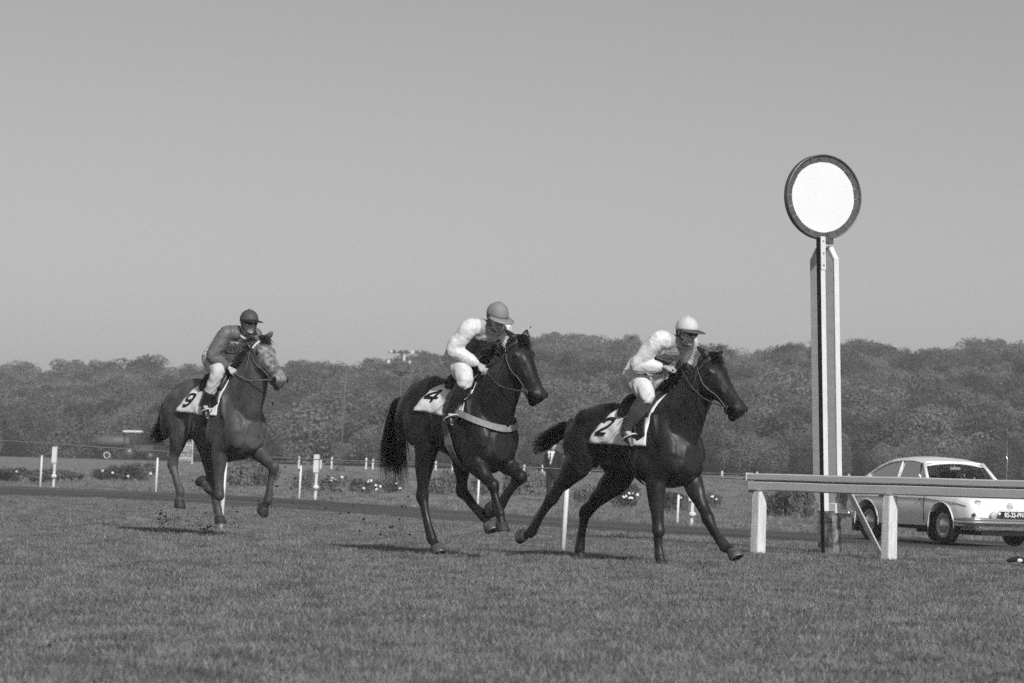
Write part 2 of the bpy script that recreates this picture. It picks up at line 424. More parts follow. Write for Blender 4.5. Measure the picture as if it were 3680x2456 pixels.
SKY = [(-600, 840), (-200, 838), (0, 842), (70, 842), (120, 846), (200, 842), (300, 838), (400, 842), (480, 838), (560, 834), (640, 828), (700, 822), (780, 832), (860, 822), (900, 816), (950, 802), (1000, 797), (1060, 800), (1120, 785), (1190, 758), (1250, 752), (1310, 758), (1400, 772), (1470, 766), (1560, 778), (1650, 795), (1735, 802), (1780, 778), (1870, 775), (1950, 772), (2040, 780), (2066, 800), (2100, 782), (2200, 784), (2260, 770), (2349, 780), (2600, 776), (3200, 790)]
sx = np.array([p[0] for p in SKY]) * 1.5666; sy = np.array([p[1] for p in SKY]) * 1.5666
def ridge_d(px): return 300 + 60 * sm(1300, -200, px)
def front_d(px): return 188 + 45 * sm(1500, 200, px)
def top_at(px, f):
    """canopy height at fraction f between the front edge and the ridge"""
    d = front_d(px) + (ridge_d(px) - front_d(px)) * f
    zr = at(px, float(np.interp(px, sx, sy)), ridge_d(px)).z
    zf = 4.6 + .5 * math.sin(px * .011)
    return d, zf + (zr - zf) * (f ** .85)
def hill(x, y):
    return 0
pts = []; rz = []; sc = []; ix = []
rows = 26
for j in range(rows):
    f = j / (rows - 1); step = 2.7
    px = -1500 + random.uniform(0, 60)
    while px < 5200:
        d, zt = top_at(px, f); p = at(px, HOR, d)
        s_ = random.choice((1.4, 1.8, 2.2, 2.7, 3.2)) * random.uniform(.85, 1.15) * (1.0 if j < rows - 1 else .75)
        top = zt + random.uniform(-.7, .25) - (.35 if j == rows - 1 else 0)
        pts.append((p.x + random.uniform(-.8, .8), d + random.uniform(-2.5, 2.5), top - s_ * .92)); rz.append(random.uniform(0, 6.28)); sc.append(s_); ix.append(random.randrange(6))
        px += step * random.uniform(.75, 1.25) / d * F
# skirt of bushes at the wood's edge
for k in range(150):
    px = random.uniform(-1500, 5200); d = front_d(px) - random.uniform(1, 5); p = at(px, HOR, d); s_ = random.uniform(.9, 1.9)
    pts.append((p.x, d, gz(p.x, d) + s_ * .75)); rz.append(random.uniform(0, 6.28)); sc.append(s_); ix.append(random.randrange(6))
for k in range(260):
    px = random.uniform(-1500, 5200); d = front_d(px) + random.uniform(0, 6); p = at(px, HOR, d); s_ = random.uniform(1.8, 2.6)
    pts.append((p.x, d, gz(p.x, d) + s_ * random.uniform(.6, 1.1))); rz.append(random.uniform(0, 6.28)); sc.append(s_); ix.append(random.randrange(6))
o = scatter('wood', pts, rz, sc, ix, CROWNS); tag(o, 'dense dark wood of broadleaf trees on the low hills behind the course', 'wood', kind='stuff')
vs, fs = [], []; NX = 60
for i in range(NX + 1):
    px = -1500 + 6700 * i / NX
    for j in range(9):
        f = j / 8; d, zt = top_at(px, f); p = at(px, HOR, d + (6 if j == 0 else 3)); vs.append((p.x, p.y, (zt - 4.2 if j else gz(p.x, p.y) - .3)))
    d = ridge_d(px) + 400; p = at(px, HOR, d); vs.append((p.x, p.y, -4))
for i in range(NX):
    for j in range(9):
        a = i * 10 + j; fs.append((a, a + 10, a + 11, a + 1))
me = bpy.data.meshes.new('hill'); me.from_pydata(vs, [], fs); me.materials.append(mat('wood_floor', .03, .95, .3, .5)); me.polygons.foreach_set('use_smooth', [True] * len(fs))
o = link('hill', me); o['kind'] = 'structure'

def single_tree(px, ytop, ybot, wpx, d, seed, label, dense=1600):
    a = at(px * 1.5666, ytop * 1.5666, d); b = at(px * 1.5666, ybot * 1.5666, d); h = a.z - b.z; wd = wpx * 1.5666 / F * d
    e = empty('tree', (a.x, d, b.z - 2.5)); tag(e, label, 'tree', 'taller trees on the left skyline')
    mb = crown_mesh(seed, dense * 2, .05, .6, .8, 12)
    mb.v = [(v[0] * wd * .58, v[1] * wd * .52, v[2] * h * .52 + 2.5 + h * .46) for v in mb.v]
    mb.build('crown', M['leaf'], e)
    t = MB(); t.tube([(0, 0, -3), (.1, 0, 1), (0, .1, 2.5 + h * .5), (.1, 0, 2.5 + h * .8)], [.28, .22, .15, .05], 8)
    for k in range(5):
        q = random.uniform(0, 6.28); t.tube([(0, 0, 2.3 + .12 * k * h), (math.cos(q) * wd * .2, math.sin(q) * wd * .2, 2.7 + (.2 + .12 * k) * h), (math.cos(q) * wd * .35, math.sin(q) * wd * .35, 2.8 + (.3 + .12 * k) * h)], [.09, .06, .02], 6)
    t.build('trunk', M['bark'], e, True)
single_tree(48, 823, 885, 125, 372, 61, 'flat-topped dark tree at the left end of the skyline')
single_tree(158, 814, 885, 110, 376, 62, 'broad pale tree, second from left on the skyline')
single_tree(236, 817, 885, 90, 379, 63, 'narrow pale tree between two broader ones on the left skyline')
single_tree(318, 806, 885, 150, 374, 64, 'widest tree of the left skyline, just left of the grey horse')
single_tree(438, 828, 872, 44, 370, 65, 'small round tree top just behind the jockey of the horse numbered nine', 700)

# ------------------------------------------------------------------ white rail and finishing post
hz = math.atan2(HD.y, HD.x)
rail = empty('white_rail', (P1.x, P1.y, gz(P1.x, P1.y)), hz); tag(rail, 'white-painted wooden rail of two long planks on stout round posts, right of the horses', 'rail')
# local x runs along the rail towards the camera's right, local y away
LZ = Matrix.Rotation(-hz, 3, 'Z')
def rail_local(p): return LZ @ (Vector(p) - rail.location)
x0 = rail_local(on_track(2687)).x
mb = MB(); mb.prism([(-.062, .688), (.05, .688), (.05, .792), (-.062, .792)], 0, 1); v = [(p[1], p[0], p[2]) for p in mb.v]
RT_ = .865
def plank(z0, z1, y0, y1, xa, xb, nm, r=.012):
    b = MB(); prof = [(y0, z0 + r), (y0 + r, z0), (y1 - r, z0), (y1, z0 + r), (y1, z1 - r), (y1 - r, z1), (y0 + r, z1), (y0, z1 - r)]
    n = 24; rs = [[(xa + (xb - xa) * i / n, y, z + .002 * math.sin(i * 1.3)) for y, z in prof] for i in range(n + 1)]
    b.rings(rs); return b.build(nm, M['rail'], rail)
plank(RT_ - .075, RT_, -.045, .045, x0 + .03, x0 + 9.2, 'plank')
plank(RT_ - .183, RT_ - .083, -.040, .040, x0 + .05, x0 + 9.2, 'plank')
bt_ = MB(); bt_.box((x0 + 4.6, .012, RT_ - .081), (9.0, .03, .05)); bt_.build('groove_shade', M['rim'], rail)  # dark strip added in the plank gap so the groove reads as shade
e2 = MB(); e2.box((x0 + .026, 0, RT_ - .035), (.01, .10, .078)); e2.build('end_plate', M['white'], rail)
px2 = rail_local(on_track(3203)).x
for i, xx in enumerate((0.0, px2, 2 * px2 + .45, 3 * px2 + .9)):
    if xx > 9.1: continue
    wx, wy = rail.location.x + HD.x * xx, rail.location.y + HD.y * xx
    b = MB(); zb = gz(wx, wy) - rail.location.z
    rs = []; hw = .060
    for zz, k_ in ((zb - .2, 1.06), (zb + .1, 1.05), (.4, 1.02), (RT_ - .19, 1.0)):
        ring = []
        for qx, qy in ((1, 1), (-1, 1), (-1, -1), (1, -1)):
            for a_ in range(4):
                an_ = math.atan2(qy, qx) + R(-45 + 30 * a_); ring.append((xx + k_ * (qx * (hw - .018) + .018 * math.cos(an_)) + (.012 * (RT_ - zz) if i == 0 else 0) * -1, -.01 + k_ * (qy * (hw - .018) + .018 * math.sin(an_)), zz))
        rs.append(ring)
    b.rings(rs)
    po_ = b.build('post', M['white_old'], rail)
    b = MB(); b.box((xx - .06, -.03, RT_ - .192), (.06, .11, .014)); b.build('bracket_or_shade', M['black'], rail)  # black sliver stands in for the dark shading at the post top

fp = on_track(2972, off=1.3)
post = empty('finishing_post', fp, hz); tag(post, 'tall white finishing post topped by a round white disc with a dark rim', 'finishing post')
FD = fp.y
def hgt(py): return at(2969, py, FD).z - fp.z
LEAN = Matrix.Rotation(R(-1.9), 3, Vector((0, 1, 0)))
def lean(mb):
    # the old post leans a little back along the course
    k = math.tan(R(2.1))
    mb.v = [(v[0] - k * v[2] * .64, v[1] - k * v[2] * .77, v[2]) for v in mb.v]; return mb
zt, zb2 = hgt(893), hgt(1836)
W0, W1 = -.135, .225
b = MB(); b.prism([(W0, zt - .13), (W0 + .09, zt - .0), (W1 - .09, zt), (W1, zt - .13), (W1, zb2 + .2), (W1 - .13, zb2), (W0 + .1, zb2), (W0, zb2 + .2)], -.03, .032); lean(b).build('board', M['rail'], post)
b = MB(); b.box((.328, -.33, (zt + .08 + hgt(1836)) / 2), (.05, .072, zt + .08 - hgt(1836)), bev=.003); lean(b).build('front_slat', M['white'], post)
b = MB(); b.box((.327, -.3715, (zt + .06) / 2), (.054, .008, zt + .1)); lean(b).build('sighting_strip', M['black'], post)
b = MB(); b.box((W1 + .006, 0.001, (zt - .13 + zb2 + .2) / 2), (.012, .07, zt - .33 - zb2)); lean(b).build('edge_trim', M['white'], post)
b = MB(); b.prism([(W1 - .095, zt + .008), (W1 - .07, zt + .012), (W1 + .014, zt - .128), (W1 - .003, zt - .135)], -.035, .037); lean(b).build('edge_trim', M['white'], post)
b = MB(); b.box((.357, -.33, zt - .09), (.008, .070, .36)); lean(b).build('bracket_or_shade', M['white'], post)
for zz in (zt - .22, zt - .09, zt + .04):
    b = MB(); b.lathe([(0, 0), (.011, 0), (.009, .008), (0, .009)], 10, Matrix.Translation((.3615, -.33, zz)) @ Matrix.Rotation(R(90), 4, 'Y')); lean(b).build('bolt', M['steel'], post, True)
b = MB(); b.box((.24, -.15, zt + .07), (.06, .36, .07), Matrix.Rotation(R(30), 3, 'Z')); lean(b).build('top_bracket', M['rim_out'], post)
b = MB(); b.box((.08, .004, zb2 + .03), (.25, .085, .11), bev=.006); lean(b).build('foot_cap', M['white'], post)
b = MB()
rs = []
for i in range(12):
    z = -.25 + (zb2 + .25) * i / 11; j = lambda s_: .012 * math.sin(i * s_)
    rs.append([(-.03 + j(2.1), -.075, z), (.19 + j(1.3), -.075 + j(1.7), z), (.19 + j(2.7), .06, z), (-.03, .06 + j(1.1), z)])
b.rings(rs); lean(b).build('base_timber', M['stump'], post)
b = MB(); b.box((.33, -.36, .012), (.11, .05, .02), Matrix.Rotation(.2, 3, 'Z')); b.build('foot_plate', M['steel'], post)
# disc
dc = at(2958, 709, FD - .22); dcl = LZ @ (dc - fp); dyaw = R(23.5)
DN = Matrix.Rotation(-hz, 3, 'Z') @ Vector((math.sin(dyaw), -math.cos(dyaw), 0))
DU = Vector((0, 0, 1)); DX = DU.cross(DN) * -1
DM = Matrix((DX, DU, DN)).transposed().to_4x4(); DM.translation = dcl
rad = 308 / 2 / F * (FD - .22)
b = MB(); b.lathe([(0, 0.0), (rad * .835, 0.0), (rad * .835, -.012), (0, -.012)], 72, DM); disc = b.build('disc', M['disc'], post)
b = MB(); n = 72; rs = []
for i in range(n):
    a = 2 * math.pi * i / n; ca, sa = math.cos(a), math.sin(a); ring = []
    for rr, zz in ((rad * .955, -.012), (rad * .962, .030), (rad * .985, .040), (rad, .025), (rad, -.035), (rad * .98, -.045), (rad * .955, -.04)):
        ring.append(DM @ Vector((rr * ca, rr * sa, zz)))
    rs.append(ring)
b.rings(rs, False, True); rim = b.build('rim', M['rim_out'], post, True)
for i in range(22):
    b = MB(); a0 = 2 * math.pi * (i + .03) / 22; a1 = 2 * math.pi * (i + .97) / 22; rs = []
    ri = rad * (.83 + random.uniform(-.006, .01)); zz = .008 + random.uniform(-.002, .003)
    for k in range(5):
        a = a0 + (a1 - a0) * k / 4; ca, sa = math.cos(a), math.sin(a)
        rs.append([DM @ Vector((q * ca, q * sa, z)) for q, z in ((ri, -.006), (ri, zz), (rad * .957, zz + .004), (rad * .957, -.006))])
    b.rings(rs); b.build('segment', M['rim'], post)
bo = at(3047, 1765, FD - .35); to = at(3170, 2008, FD - .9)
br = MB(); br.tube([bo + (bo - to) * .12, to], .03, 4, side=(1, .3, 0)); o = br.build('timber_brace', M['rim'])
tag(o, 'slanting timber brace leaning behind the rail between post and car', 'brace')
b = MB(); d_ = (bo - to).normalized(); off = Vector((.034, .004, 0)); b.tube([bo + (bo - to) * .1 + off, to + off], .008, 4, side=(1, .3, 0)); b.build('white_edge', M['white_old'], o)  # thin white strip down the right side of the dark brace

# rope and stakes on the line of the rail, to the left
st0 = at(2024, 1985, 31.0); st0.z = 0
def stake(name, px, off, base, h, rad_, lean_, label, group, d=None, mt='white'):
    if d is None: p = on_track(px, base, off)
    else: p = at(px, HOR, d); p.z = gz(p.x, p.y)
    e = empty(name, p); tag(e, label, 'stake', group)
    k = math.tan(R(lean_)); b = MB()
    b.tube([(-k * .15, 0, -.15), (k * h * .5, 0, h * .5), (k * h, 0, h)], [rad_, rad_, rad_ * .96], 10); b.build('shaft', M[mt], e, True)
    b = MB(); b.lathe([(rad_ * .94, 0), (rad_ * .9, .012), (0, .016)], 10, Matrix.Translation((k * h, 0, h - .002))); b.build('tip', M['white_old'], e, True)
    return e
stake('white_stake', 2030, 0, st0, .92, .026, 2.2, 'thick white stake behind the trailing hind leg of the leading horse', 'white stakes along the turf', 31.0)
stake('white_stake', 800, 0, st0, .98, .026, 2.2, 'thick white stake half hidden behind the forelegs of the horse numbered nine', 'white stakes along the turf', 37.0)
FS = [(146, .86, 'leftmost thin white stake at the edge of the path'), (562, .88, 'thin white stake left of the hind legs of the horse numbered nine'),
      (1078, .80, 'thin white stake just right of the horse numbered nine, beside the dark box'), (1719, .80, 'thin white stake seen between the legs of the horse numbered four'),
      (2438, .62, 'thin white stake seen between the forelegs of the leading horse')]
for px, h, lb in FS: stake('white_stake', px, 20.6, P1, h, .027, 1.6, lb, 'thin white stakes along the path')
# rope
rp_ = []
for px, z in ((2700, .80), (2000, .86), (1120, .90), (500, .97), (0, 1.06), (-500, 1.12)):
    p = on_track(px, P1, 0); rp_.append((p.x, p.y, z))
b = MB(); b.tube([q[:3] for q in catmull(rp_, 8)], .0065, 6); o = b.build('rope', M['rope'], None, True); tag(o, 'thin rope strung from the white rail to the left edge behind the horses', 'rope')

# ------------------------------------------------------------------ horses
def coat(name, lo, hi, rough=.44, mark=None, spec=.36):
    mt = bpy.data.materials.new(name); mt.use_nodes = True; t = mt.node_tree; b = t.nodes['Principled BSDF']; L = t.links.new
    b.inputs['Roughness'].default_value = rough; b.inputs['Specular IOR Level'].default_value = spec; b.inputs['Sheen Weight'].default_value = .03; b.inputs['Sheen Roughness'].default_value = .4
    co = t.nodes.new('ShaderNodeTexCoord'); nz = t.nodes.new('ShaderNodeTexNoise'); nz.inputs['Scale'].default_value = 3.5; nz.inputs['Detail'].default_value = 9; nz.inputs['Roughness'].default_value = .62
    rp = t.nodes.new('ShaderNodeValToRGB'); rp.color_ramp.elements[0].position = .35; rp.color_ramp.elements[1].position = .68
    rp.color_ramp.elements[0].color = (lo, lo, lo, 1); rp.color_ramp.elements[1].color = (hi, hi, hi, 1)
    L(co.outputs['Object'], nz.inputs['Vector']); L(nz.outputs[0], rp.inputs[0])
    rr = t.nodes.new('ShaderNodeMapRange'); rr.inputs[1].default_value = .3; rr.inputs[2].default_value = .7; rr.inputs[3].default_value = rough + .16; rr.inputs[4].default_value = rough - .12; n5 = t.nodes.new('ShaderNodeTexNoise'); n5.inputs['Scale'].default_value = 7; n5.inputs['Detail'].default_value = 7; L(co.outputs['Object'], n5.inputs['Vector']); L(n5.outputs[0], rr.inputs[0]); L(rr.outputs[0], b.inputs['Roughness'])
    last = rp.outputs[0]
    if mark:
        at_ = t.nodes.new('ShaderNodeAttribute'); at_.attribute_name = 'mark'
        n3 = t.nodes.new('ShaderNodeTexNoise'); n3.inputs['Scale'].default_value = 20; n3.inputs['Detail'].default_value = 3; L(co.outputs['Object'], n3.inputs['Vector'])
        mr = t.nodes.new('ShaderNodeMapRange'); mr.inputs[1].default_value = .38; mr.inputs[2].default_value = .66; mr.inputs[3].default_value = .15; mr.inputs[4].default_value = 1.0; L(n3.outputs[0], mr.inputs[0])
        mu = t.nodes.new('ShaderNodeMath'); mu.operation = 'MULTIPLY'; L(at_.outputs['Fac'], mu.inputs[0]); L(mr.outputs[0], mu.inputs[1])
        mx = t.nodes.new('ShaderNodeMixRGB'); mx.inputs[2].default_value = (mark, mark, mark, 1); L(mu.outputs[0], mx.inputs[0]); L(last, mx.inputs[1]); last = mx.outputs[0]
    L(last, b.inputs['Base Color'])
    n2 = t.nodes.new('ShaderNodeTexNoise'); n2.inputs['Scale'].default_value = 60; n2.inputs['Detail'].default_value = 3; bp = t.nodes.new('ShaderNodeBump'); bp.inputs['Strength'].default_value = .18; bp.inputs['Distance'].default_value = .01
    ms = t.nodes.new('ShaderNodeVectorMath'); ms.operation = 'MULTIPLY'; ms.inputs[1].default_value = (1, 1, .25); L(co.outputs['Object'], ms.inputs[0]); L(ms.outputs[0], n2.inputs['Vector'])
    L(n2.outputs[0], bp.inputs['Height']); L(bp.outputs[0], b.inputs['Normal'])
    return mt
M['coat_dark'] = coat('coat_dark_brown', .008, .034)
M['coat_black'] = coat('coat_black_brown', .006, .027)
M['coat_grey'] = coat('coat_mid_brown', .035, .105, .5, mark=.34)
M['hair'] = mat('horse_hair', .008, .5, .3, 30, spec=.4)
M['hair2'] = mat('brown_horse_hair', .03, .55, .3, 30, spec=.3)
M['hoof'] = mat('hoof_horn', .035, .55, .4, 25, bump=.2)
M['hoof_pale'] = mat('pale_hoof_horn', .035, .6, v2=.13, scale=14)
M['eye'] = mat('eye', .004, .08, spec=.8)
M['leather'] = mat('dark_leather', .016, .45, .3, 20, spec=.5)
M['leather_mid'] = mat('brown_leather', .05, .5, .3, 20, spec=.5)
M['leather_pale'] = mat('pale_leather', .16, .5, .2, 20)
M['cloth_white'] = mat('number_cloth', .78, .85, .10, 7, bump=.35, bscale=14)
M['digit'] = mat('black_number', .012, .8)
M['web'] = mat('grey_webbing', .16, .85, .12, 30)
M['web_pale'] = mat('pale_webbing', .27, .85, .12, 30)
M['chrome'] = mat('bright_steel', .75, .18, metal=1.0)
M['mouth'] = mat('dark_nostril', .004, .7)
M['stirrup'] = mat('pale_stirrup', .6, .4, spec=.6)

def hair_part(name, guides, n, mt, parent, r0=.0045, jitter=.03, seed=0, lenvar=.25):
    """guides: list of poly-lines of equal length; strands are blends of neighbouring guides"""
    r = random.Random(seed); mb = MB()
    for i in range(n):
        u = r.uniform(0, len(guides) - 1.001); k = int(u); f = u - k
        A, B = guides[k], guides[k + 1]; cut = 1 - r.random() * lenvar
        off = Vector((r.gauss(0, 1), r.gauss(0, 1), r.gauss(0, 1))) * jitter
        pts = []
        for j in range(len(A)):
            p = Vector(A[j]).lerp(Vector(B[j]), f); s_ = (j / (len(A) - 1))
            wob = Vector((r.gauss(0, .25), r.gauss(0, .25), r.gauss(0, .25))) * jitter * s_
            pts.append(p + off * (.25 + s_ * 1.1) + wob)
        P = catmull([tuple(p) for p in pts], 3); P = P[:max(3, int(len(P) * cut))]
        L_ = len(P); mb.tube([tuple(p) for p in P], [r0 * (1 - .85 * (q / (L_ - 1)) ** 2) for q in range(L_)], 3, cap=False)
    return mb.build(name, mt, parent)

DIG = {'2': [[(.08, .74), (.14, .92), (.36, 1.0), (.60, .93), (.66, .74), (.52, .52), (.22, .24), (.06, .06)], [(.04, .05), (.70, .05)]],
       '4': [[(.56, .02), (.56, .98)], [(.56, .97), (.04, .34)], [(.02, .33), (.80, .33)]],
       '9': [[(.66, .68), (.56, .93), (.34, 1.0), (.12, .92), (.05, .70), (.14, .50), (.36, .44), (.58, .52), (.66, .68), (.62, .38), (.46, .10), (.30, .03), (.10, .10)]]}

def build_horse(cfg):
    """local axes: x = running direction, y = the horse's left, z = up"""
    O = cfg['O']; e = empty('racehorse', (O[0], O[1], gz(O[0], O[1])), R(cfg['b'] - 90)); tag(e, cfg['label'], 'horse', 'racehorses at full gallop')
    Mc = M[cfg['coat']]; mb = MB()
    # trunk
    rs = []
    for x, zt, zb, w_ in [tuple(q) for q in catmull(cfg['trunk'], 5)]:
        zc = (zt + zb) / 2; h = (zt - zb) / 2; ring = []
        for j in range(24):
            a = 2 * math.pi * j / 24; ca, sa = math.cos(a), math.sin(a)
            wy = w_ * (1 - .16 * max(0, sa)) * (1 - .10 * max(0, -sa))
            ring.append((x, math.copysign(abs(ca) ** .92, ca) * wy, zc + math.copysign(abs(sa) ** .9, sa) * h))
        rs.append(ring)
    mb.rings(rs)
    xe, ze_t, ze_b, we = cfg['trunk'][-1]; zc = (ze_t + ze_b) / 2
    mb.ball((xe - .13, 0, zc), (.13, .17, (ze_t - ze_b) / 2 + .06))
    for s_ in (-1, 1): mb.ball((xe - .125, s_ * .098, zc - .02), (.12, .072, .15), rot=Matrix.Rotation(R(22 * s_), 3, 'X')); mb.ball((xe - .20, s_ * .06, zc - .14), (.12, .07, .10))
    mb.ball((cfg['trunk'][0][0] + .06, 0, (cfg['trunk'][0][1] + cfg['trunk'][0][2]) / 2), (.09, .11, .13))
    # neck
    mb.loft([(x, 0, z, a, d) for x, z, d, a in cfg['neck']], 20, 5)
    # head
    px, pz = cfg['poll']; e1 = Vector((cfg['face'][0], 0, cfg['face'][1])).normalized(); yaw = Matrix.Rotation(R(cfg.get('yaw', 0)), 3, 'Z')
    e2 = Vector((-e1.z, 0, e1.x)); e3 = Vector((0, 1, 0)); e1, e2, e3 = yaw @ e1, yaw @ e2, yaw @ e3
    pl = Vector((px, 0, pz))
    def hd(s_, u, v): return pl + e1 * s_ + e2 * u + e3 * v
    secs = [(-.06, .0, .18, .066), (.03, .014, .25, .092), (.11, .024, .295, .110), (.18, .024, .305, .112), (.25, .014, .29, .098), (.32, .006, .245, .083), (.40, -.002, .20, .071), (.48, -.004, .178, .067), (.55, -.004, .172, .073), (.605, -.014, .155, .070), (.64, -.04, .11, .052)]
    rs = []
    for s_, top, dep, wd in [tuple(q) for q in catmull(secs, 3)]:
        ring = []
        for j in range(20):
            a = 2 * math.pi * j / 20; ca, sa = math.cos(a), math.sin(a)
            wy = wd * (1.0 if sa > -.2 else (.85 - .25 * (-sa - .2)))
            ring.append(hd(s_, top - dep / 2 + dep / 2 * math.copysign(abs(sa) ** .85, sa), wy * math.copysign(abs(ca) ** .8, ca)))
        rs.append(ring)
    mb.rings(rs)
    RM = Matrix((e1, e3, e2)).transposed()
    for sy_ in (-1, 1):
        mb.ball(hd(.19, -.165, sy_ * .060), (.13, .044, .115), rot=RM)       # cheek
        mb.ball(hd(.145, -.035, sy_ * .096), (.048, .024, .026), rot=RM)     # brow
        mb.ball(hd(.31, -.06, sy_ * .074), (.10, .014, .016), rot=RM)       # cheek ridge
        mb.ball(hd(.58, -.060, sy_ * .062), (.040, .022, .038), rot=RM)       # nostril flare
        eb = hd(-.005, .005, sy_ * .058); et = Vector(cfg['ear'][0 if sy_ < 0 else 1])
        et = Vector((et.x, -et.y, et.z)); mid = eb.lerp(et, .45)
        mb.loft([(*eb, .036, .030), (*mid, .038, .026), (*eb.lerp(et, .8), .024, .017), (*et, .006, .006)], 10, 3, side=tuple(e3))
    mb.ball(hd(.585, -.185, 0), (.048, .040, .028), rot=RM)                   # lower lip and chin
    mb.ball(hd(.50, -.185, 0), (.06, .034, .024), rot=RM)
    mb.ball(hd(.02, -.05, 0), (.09, .075, .08), rot=RM)
    # neck and quarter muscles
    nk0, nk1, nk2, nk3, nk4 = [Vector((q[0], 0, q[1])) for q in cfg['neck']]
    shp = Vector((cfg['shoulder'][0] + .05, 0, cfg['shoulder'][1] + .02)); hpv = Vector((cfg['hip'][0], 0, cfg['hip'][1]))
    for s_ in (-1, 1):
        j0 = nk4 + Vector((.02, s_ * .07, -.02))
        mb.loft([(*j0, .022, .035), (*(nk3 + Vector((.05, s_ * .095, -.05))), .028, .05), (*(nk2 + Vector((.05, s_ * .12, -.09))), .034, .06), (*(shp + Vector((-.05, s_ * .12, .14))), .055, .08), (*(shp + Vector((-.08, s_ * .10, .0))), .06, .08)], 12, 4)
        mb.loft([(*(nk3 + Vector((-.09, s_ * .05, .06))), .03, .05), (*(nk2 + Vector((-.12, s_ * .065, .06))), .04, .06), (*(nk1 + Vector((-.16, s_ * .09, .10))), .05, .06)], 12, 4)
        mb.loft([(*(hpv + Vector((.22, s_ * .16, .10))), .03, .04), (*(hpv + Vector((.02, s_ * .20, .08))), .05, .09), (*(hpv + Vector((-.16, s_ * .15, -.02))), .05, .07)], 12, 4)
        mb.loft([(*(hpv + Vector((-.22, s_ * .12, .06))), .04, .05), (*(hpv + Vector((-.24, s_ * .155, -.14))), .05, .065), (*(hpv + Vector((-.20, s_ * .155, -.34))), .04, .05)], 12, 4)
        for k in range(5):
            xr = -.16 + .085 * k; q = catmull(cfg['trunk'], 1); zt_, zb_ = np.interp(xr, [t2[0] for t2 in cfg['trunk']], [t2[1] for t2 in cfg['trunk']]), np.interp(xr, [t2[0] for t2 in cfg['trunk']], [t2[2] for t2 in cfg['trunk']])
            mb.loft([(xr + .05, s_ * .263, zb_ + .42 * (zt_ - zb_) + .1, .012, .014), (xr, s_ * .273, zb_ + .36 * (zt_ - zb_), .013, .015), (xr - .05, s_ * .236, zb_ + .20 * (zt_ - zb_), .012, .014)], 8, 3)
    # limbs
    hoofs = []
    for side in ('R', 'L'):
        s_ = -1 if side == 'R' else 1
        def V(k): q = cfg[k + side]; return Vector((q[0], -q[1], q[2]))
        el, kn, ft, ho = V('elb'), V('kne'), V('fet'), V('hoo')
        sh = Vector((cfg['shoulder'][0], s_ * .155, cfg['shoulder'][1]))
        up = Vector((cfg['shoulder'][0] - .20, s_ * .15, cfg['shoulder'][1] + .32))
        mb.loft([(*up, .05, .10), (*(up.lerp(sh, .55)), .085, .15), (*sh, .09, .14), (*(sh.lerp(el, .6)), .085, .12), (*el, .08, .10)], 16, 4)
        mb.ball(sh + Vector((.05, 0, .0)), (.085, .075, .10))
        a1 = el.lerp(kn, .38); a2 = el.lerp(kn, .78); c1 = kn.lerp(ft, .22); c2 = kn.lerp(ft, .6)
        mb.loft([(*(el + Vector((0, -s_ * .01, .10))), .092, .130), (*el, .084, .108), (*a1, .071, .088), (*a2, .052, .058), (*kn, .056, .066), (*c1, .037, .039), (*c2, .031, .033), (*ft, .046, .055), (*ft.lerp(ho, .5), .038, .042), (*ho, .047, .050)], 14, 4)
        mb.ball(kn + (kn - ft).normalized() * .01 + Vector((.012, 0, 0)), (.054, .056, .064))
        mb.loft([(*(up + Vector((.05, s_ * .05, .02))), .03, .03), (*(up.lerp(sh, .5) + Vector((.02, s_ * .075, 0))), .03, .035), (*(sh + Vector((0, s_ * .045, 0))), .03, .04)], 10, 4)
        mb.ball(el + Vector((-.10, s_ * .03, .14)), (.11, .06, .12)); mb.ball(el.lerp(kn, .22) + Vector((.03, s_ * .02, 0)), (.055, .05, .11))
        ax = (kn - ft).normalized(); bk = Vector((-ax.z, 0, ax.x)); bk = -bk if bk.x > 0 else bk; bk = bk if abs(ax.z) > .3 else Vector((0, 0, -1))
        mb.loft([(*(kn + bk * .045 - ax * .02), .018, .020), (*(kn.lerp(ft, .5) + bk * .046), .017, .019), (*(ft + bk * .035), .024, .026)], 10, 4)
        hoofs.append((ft, ho, side + 'f'))
        st, hk, ft, ho = V('sti'), V('hoc'), V('feb'), V('hob')
        hp = Vector((cfg['hip'][0], s_ * .13, cfg['hip'][1]))
        mb.loft([(*hp, .12, .21), (*hp.lerp(st, .5), .135, .235), (*st, .10, .175), (*st.lerp(hk, .4), .074, .118), (*st.lerp(hk, .78), .050, .068), (*hk, .057, .074), (*hk.lerp(ft, .22), .040, .046), (*hk.lerp(ft, .6), .033, .035), (*ft, .047, .056), (*ft.lerp(ho, .5), .038, .042), (*ho, .047, .050)], 16, 4)
        ax = (st - hk).normalized(); bk = Vector((-ax.z, 0, ax.x)); bk = bk if bk.x < 0 or abs(bk.x) < .01 else -bk
        mb.loft([(*(hk + ax * .10 + bk * .055), .012, .014), (*(hk + ax * .03 + bk * .05), .024, .026), (*(hk - ax * .05 + bk * .02), .022, .022)], 10, 3)
        mb.ball(hp + Vector((.10, s_ * .02, .06)), (.16, .09, .12))
        mb.ball((hp + st) / 2 + Vector((-.09, s_ * .01, .0)), (.13, .095, .22))
        a2 = (hk - ft).normalized(); b2 = Vector((-a2.z, 0, a2.x)); b2 = -b2 if b2.x > 0 else b2
        mb.loft([(*(hk + b2 * .045 - a2 * .03), .018, .020), (*(hk.lerp(ft, .5) + b2 * .046), .017, .019), (*(ft + b2 * .035), .024, .026)], 10, 4)
        hoofs.append((ft, ho, side + 'h'))
    body = fuse(mb, 'body', Mc, .011, e, 5, .5)
    me = body.data
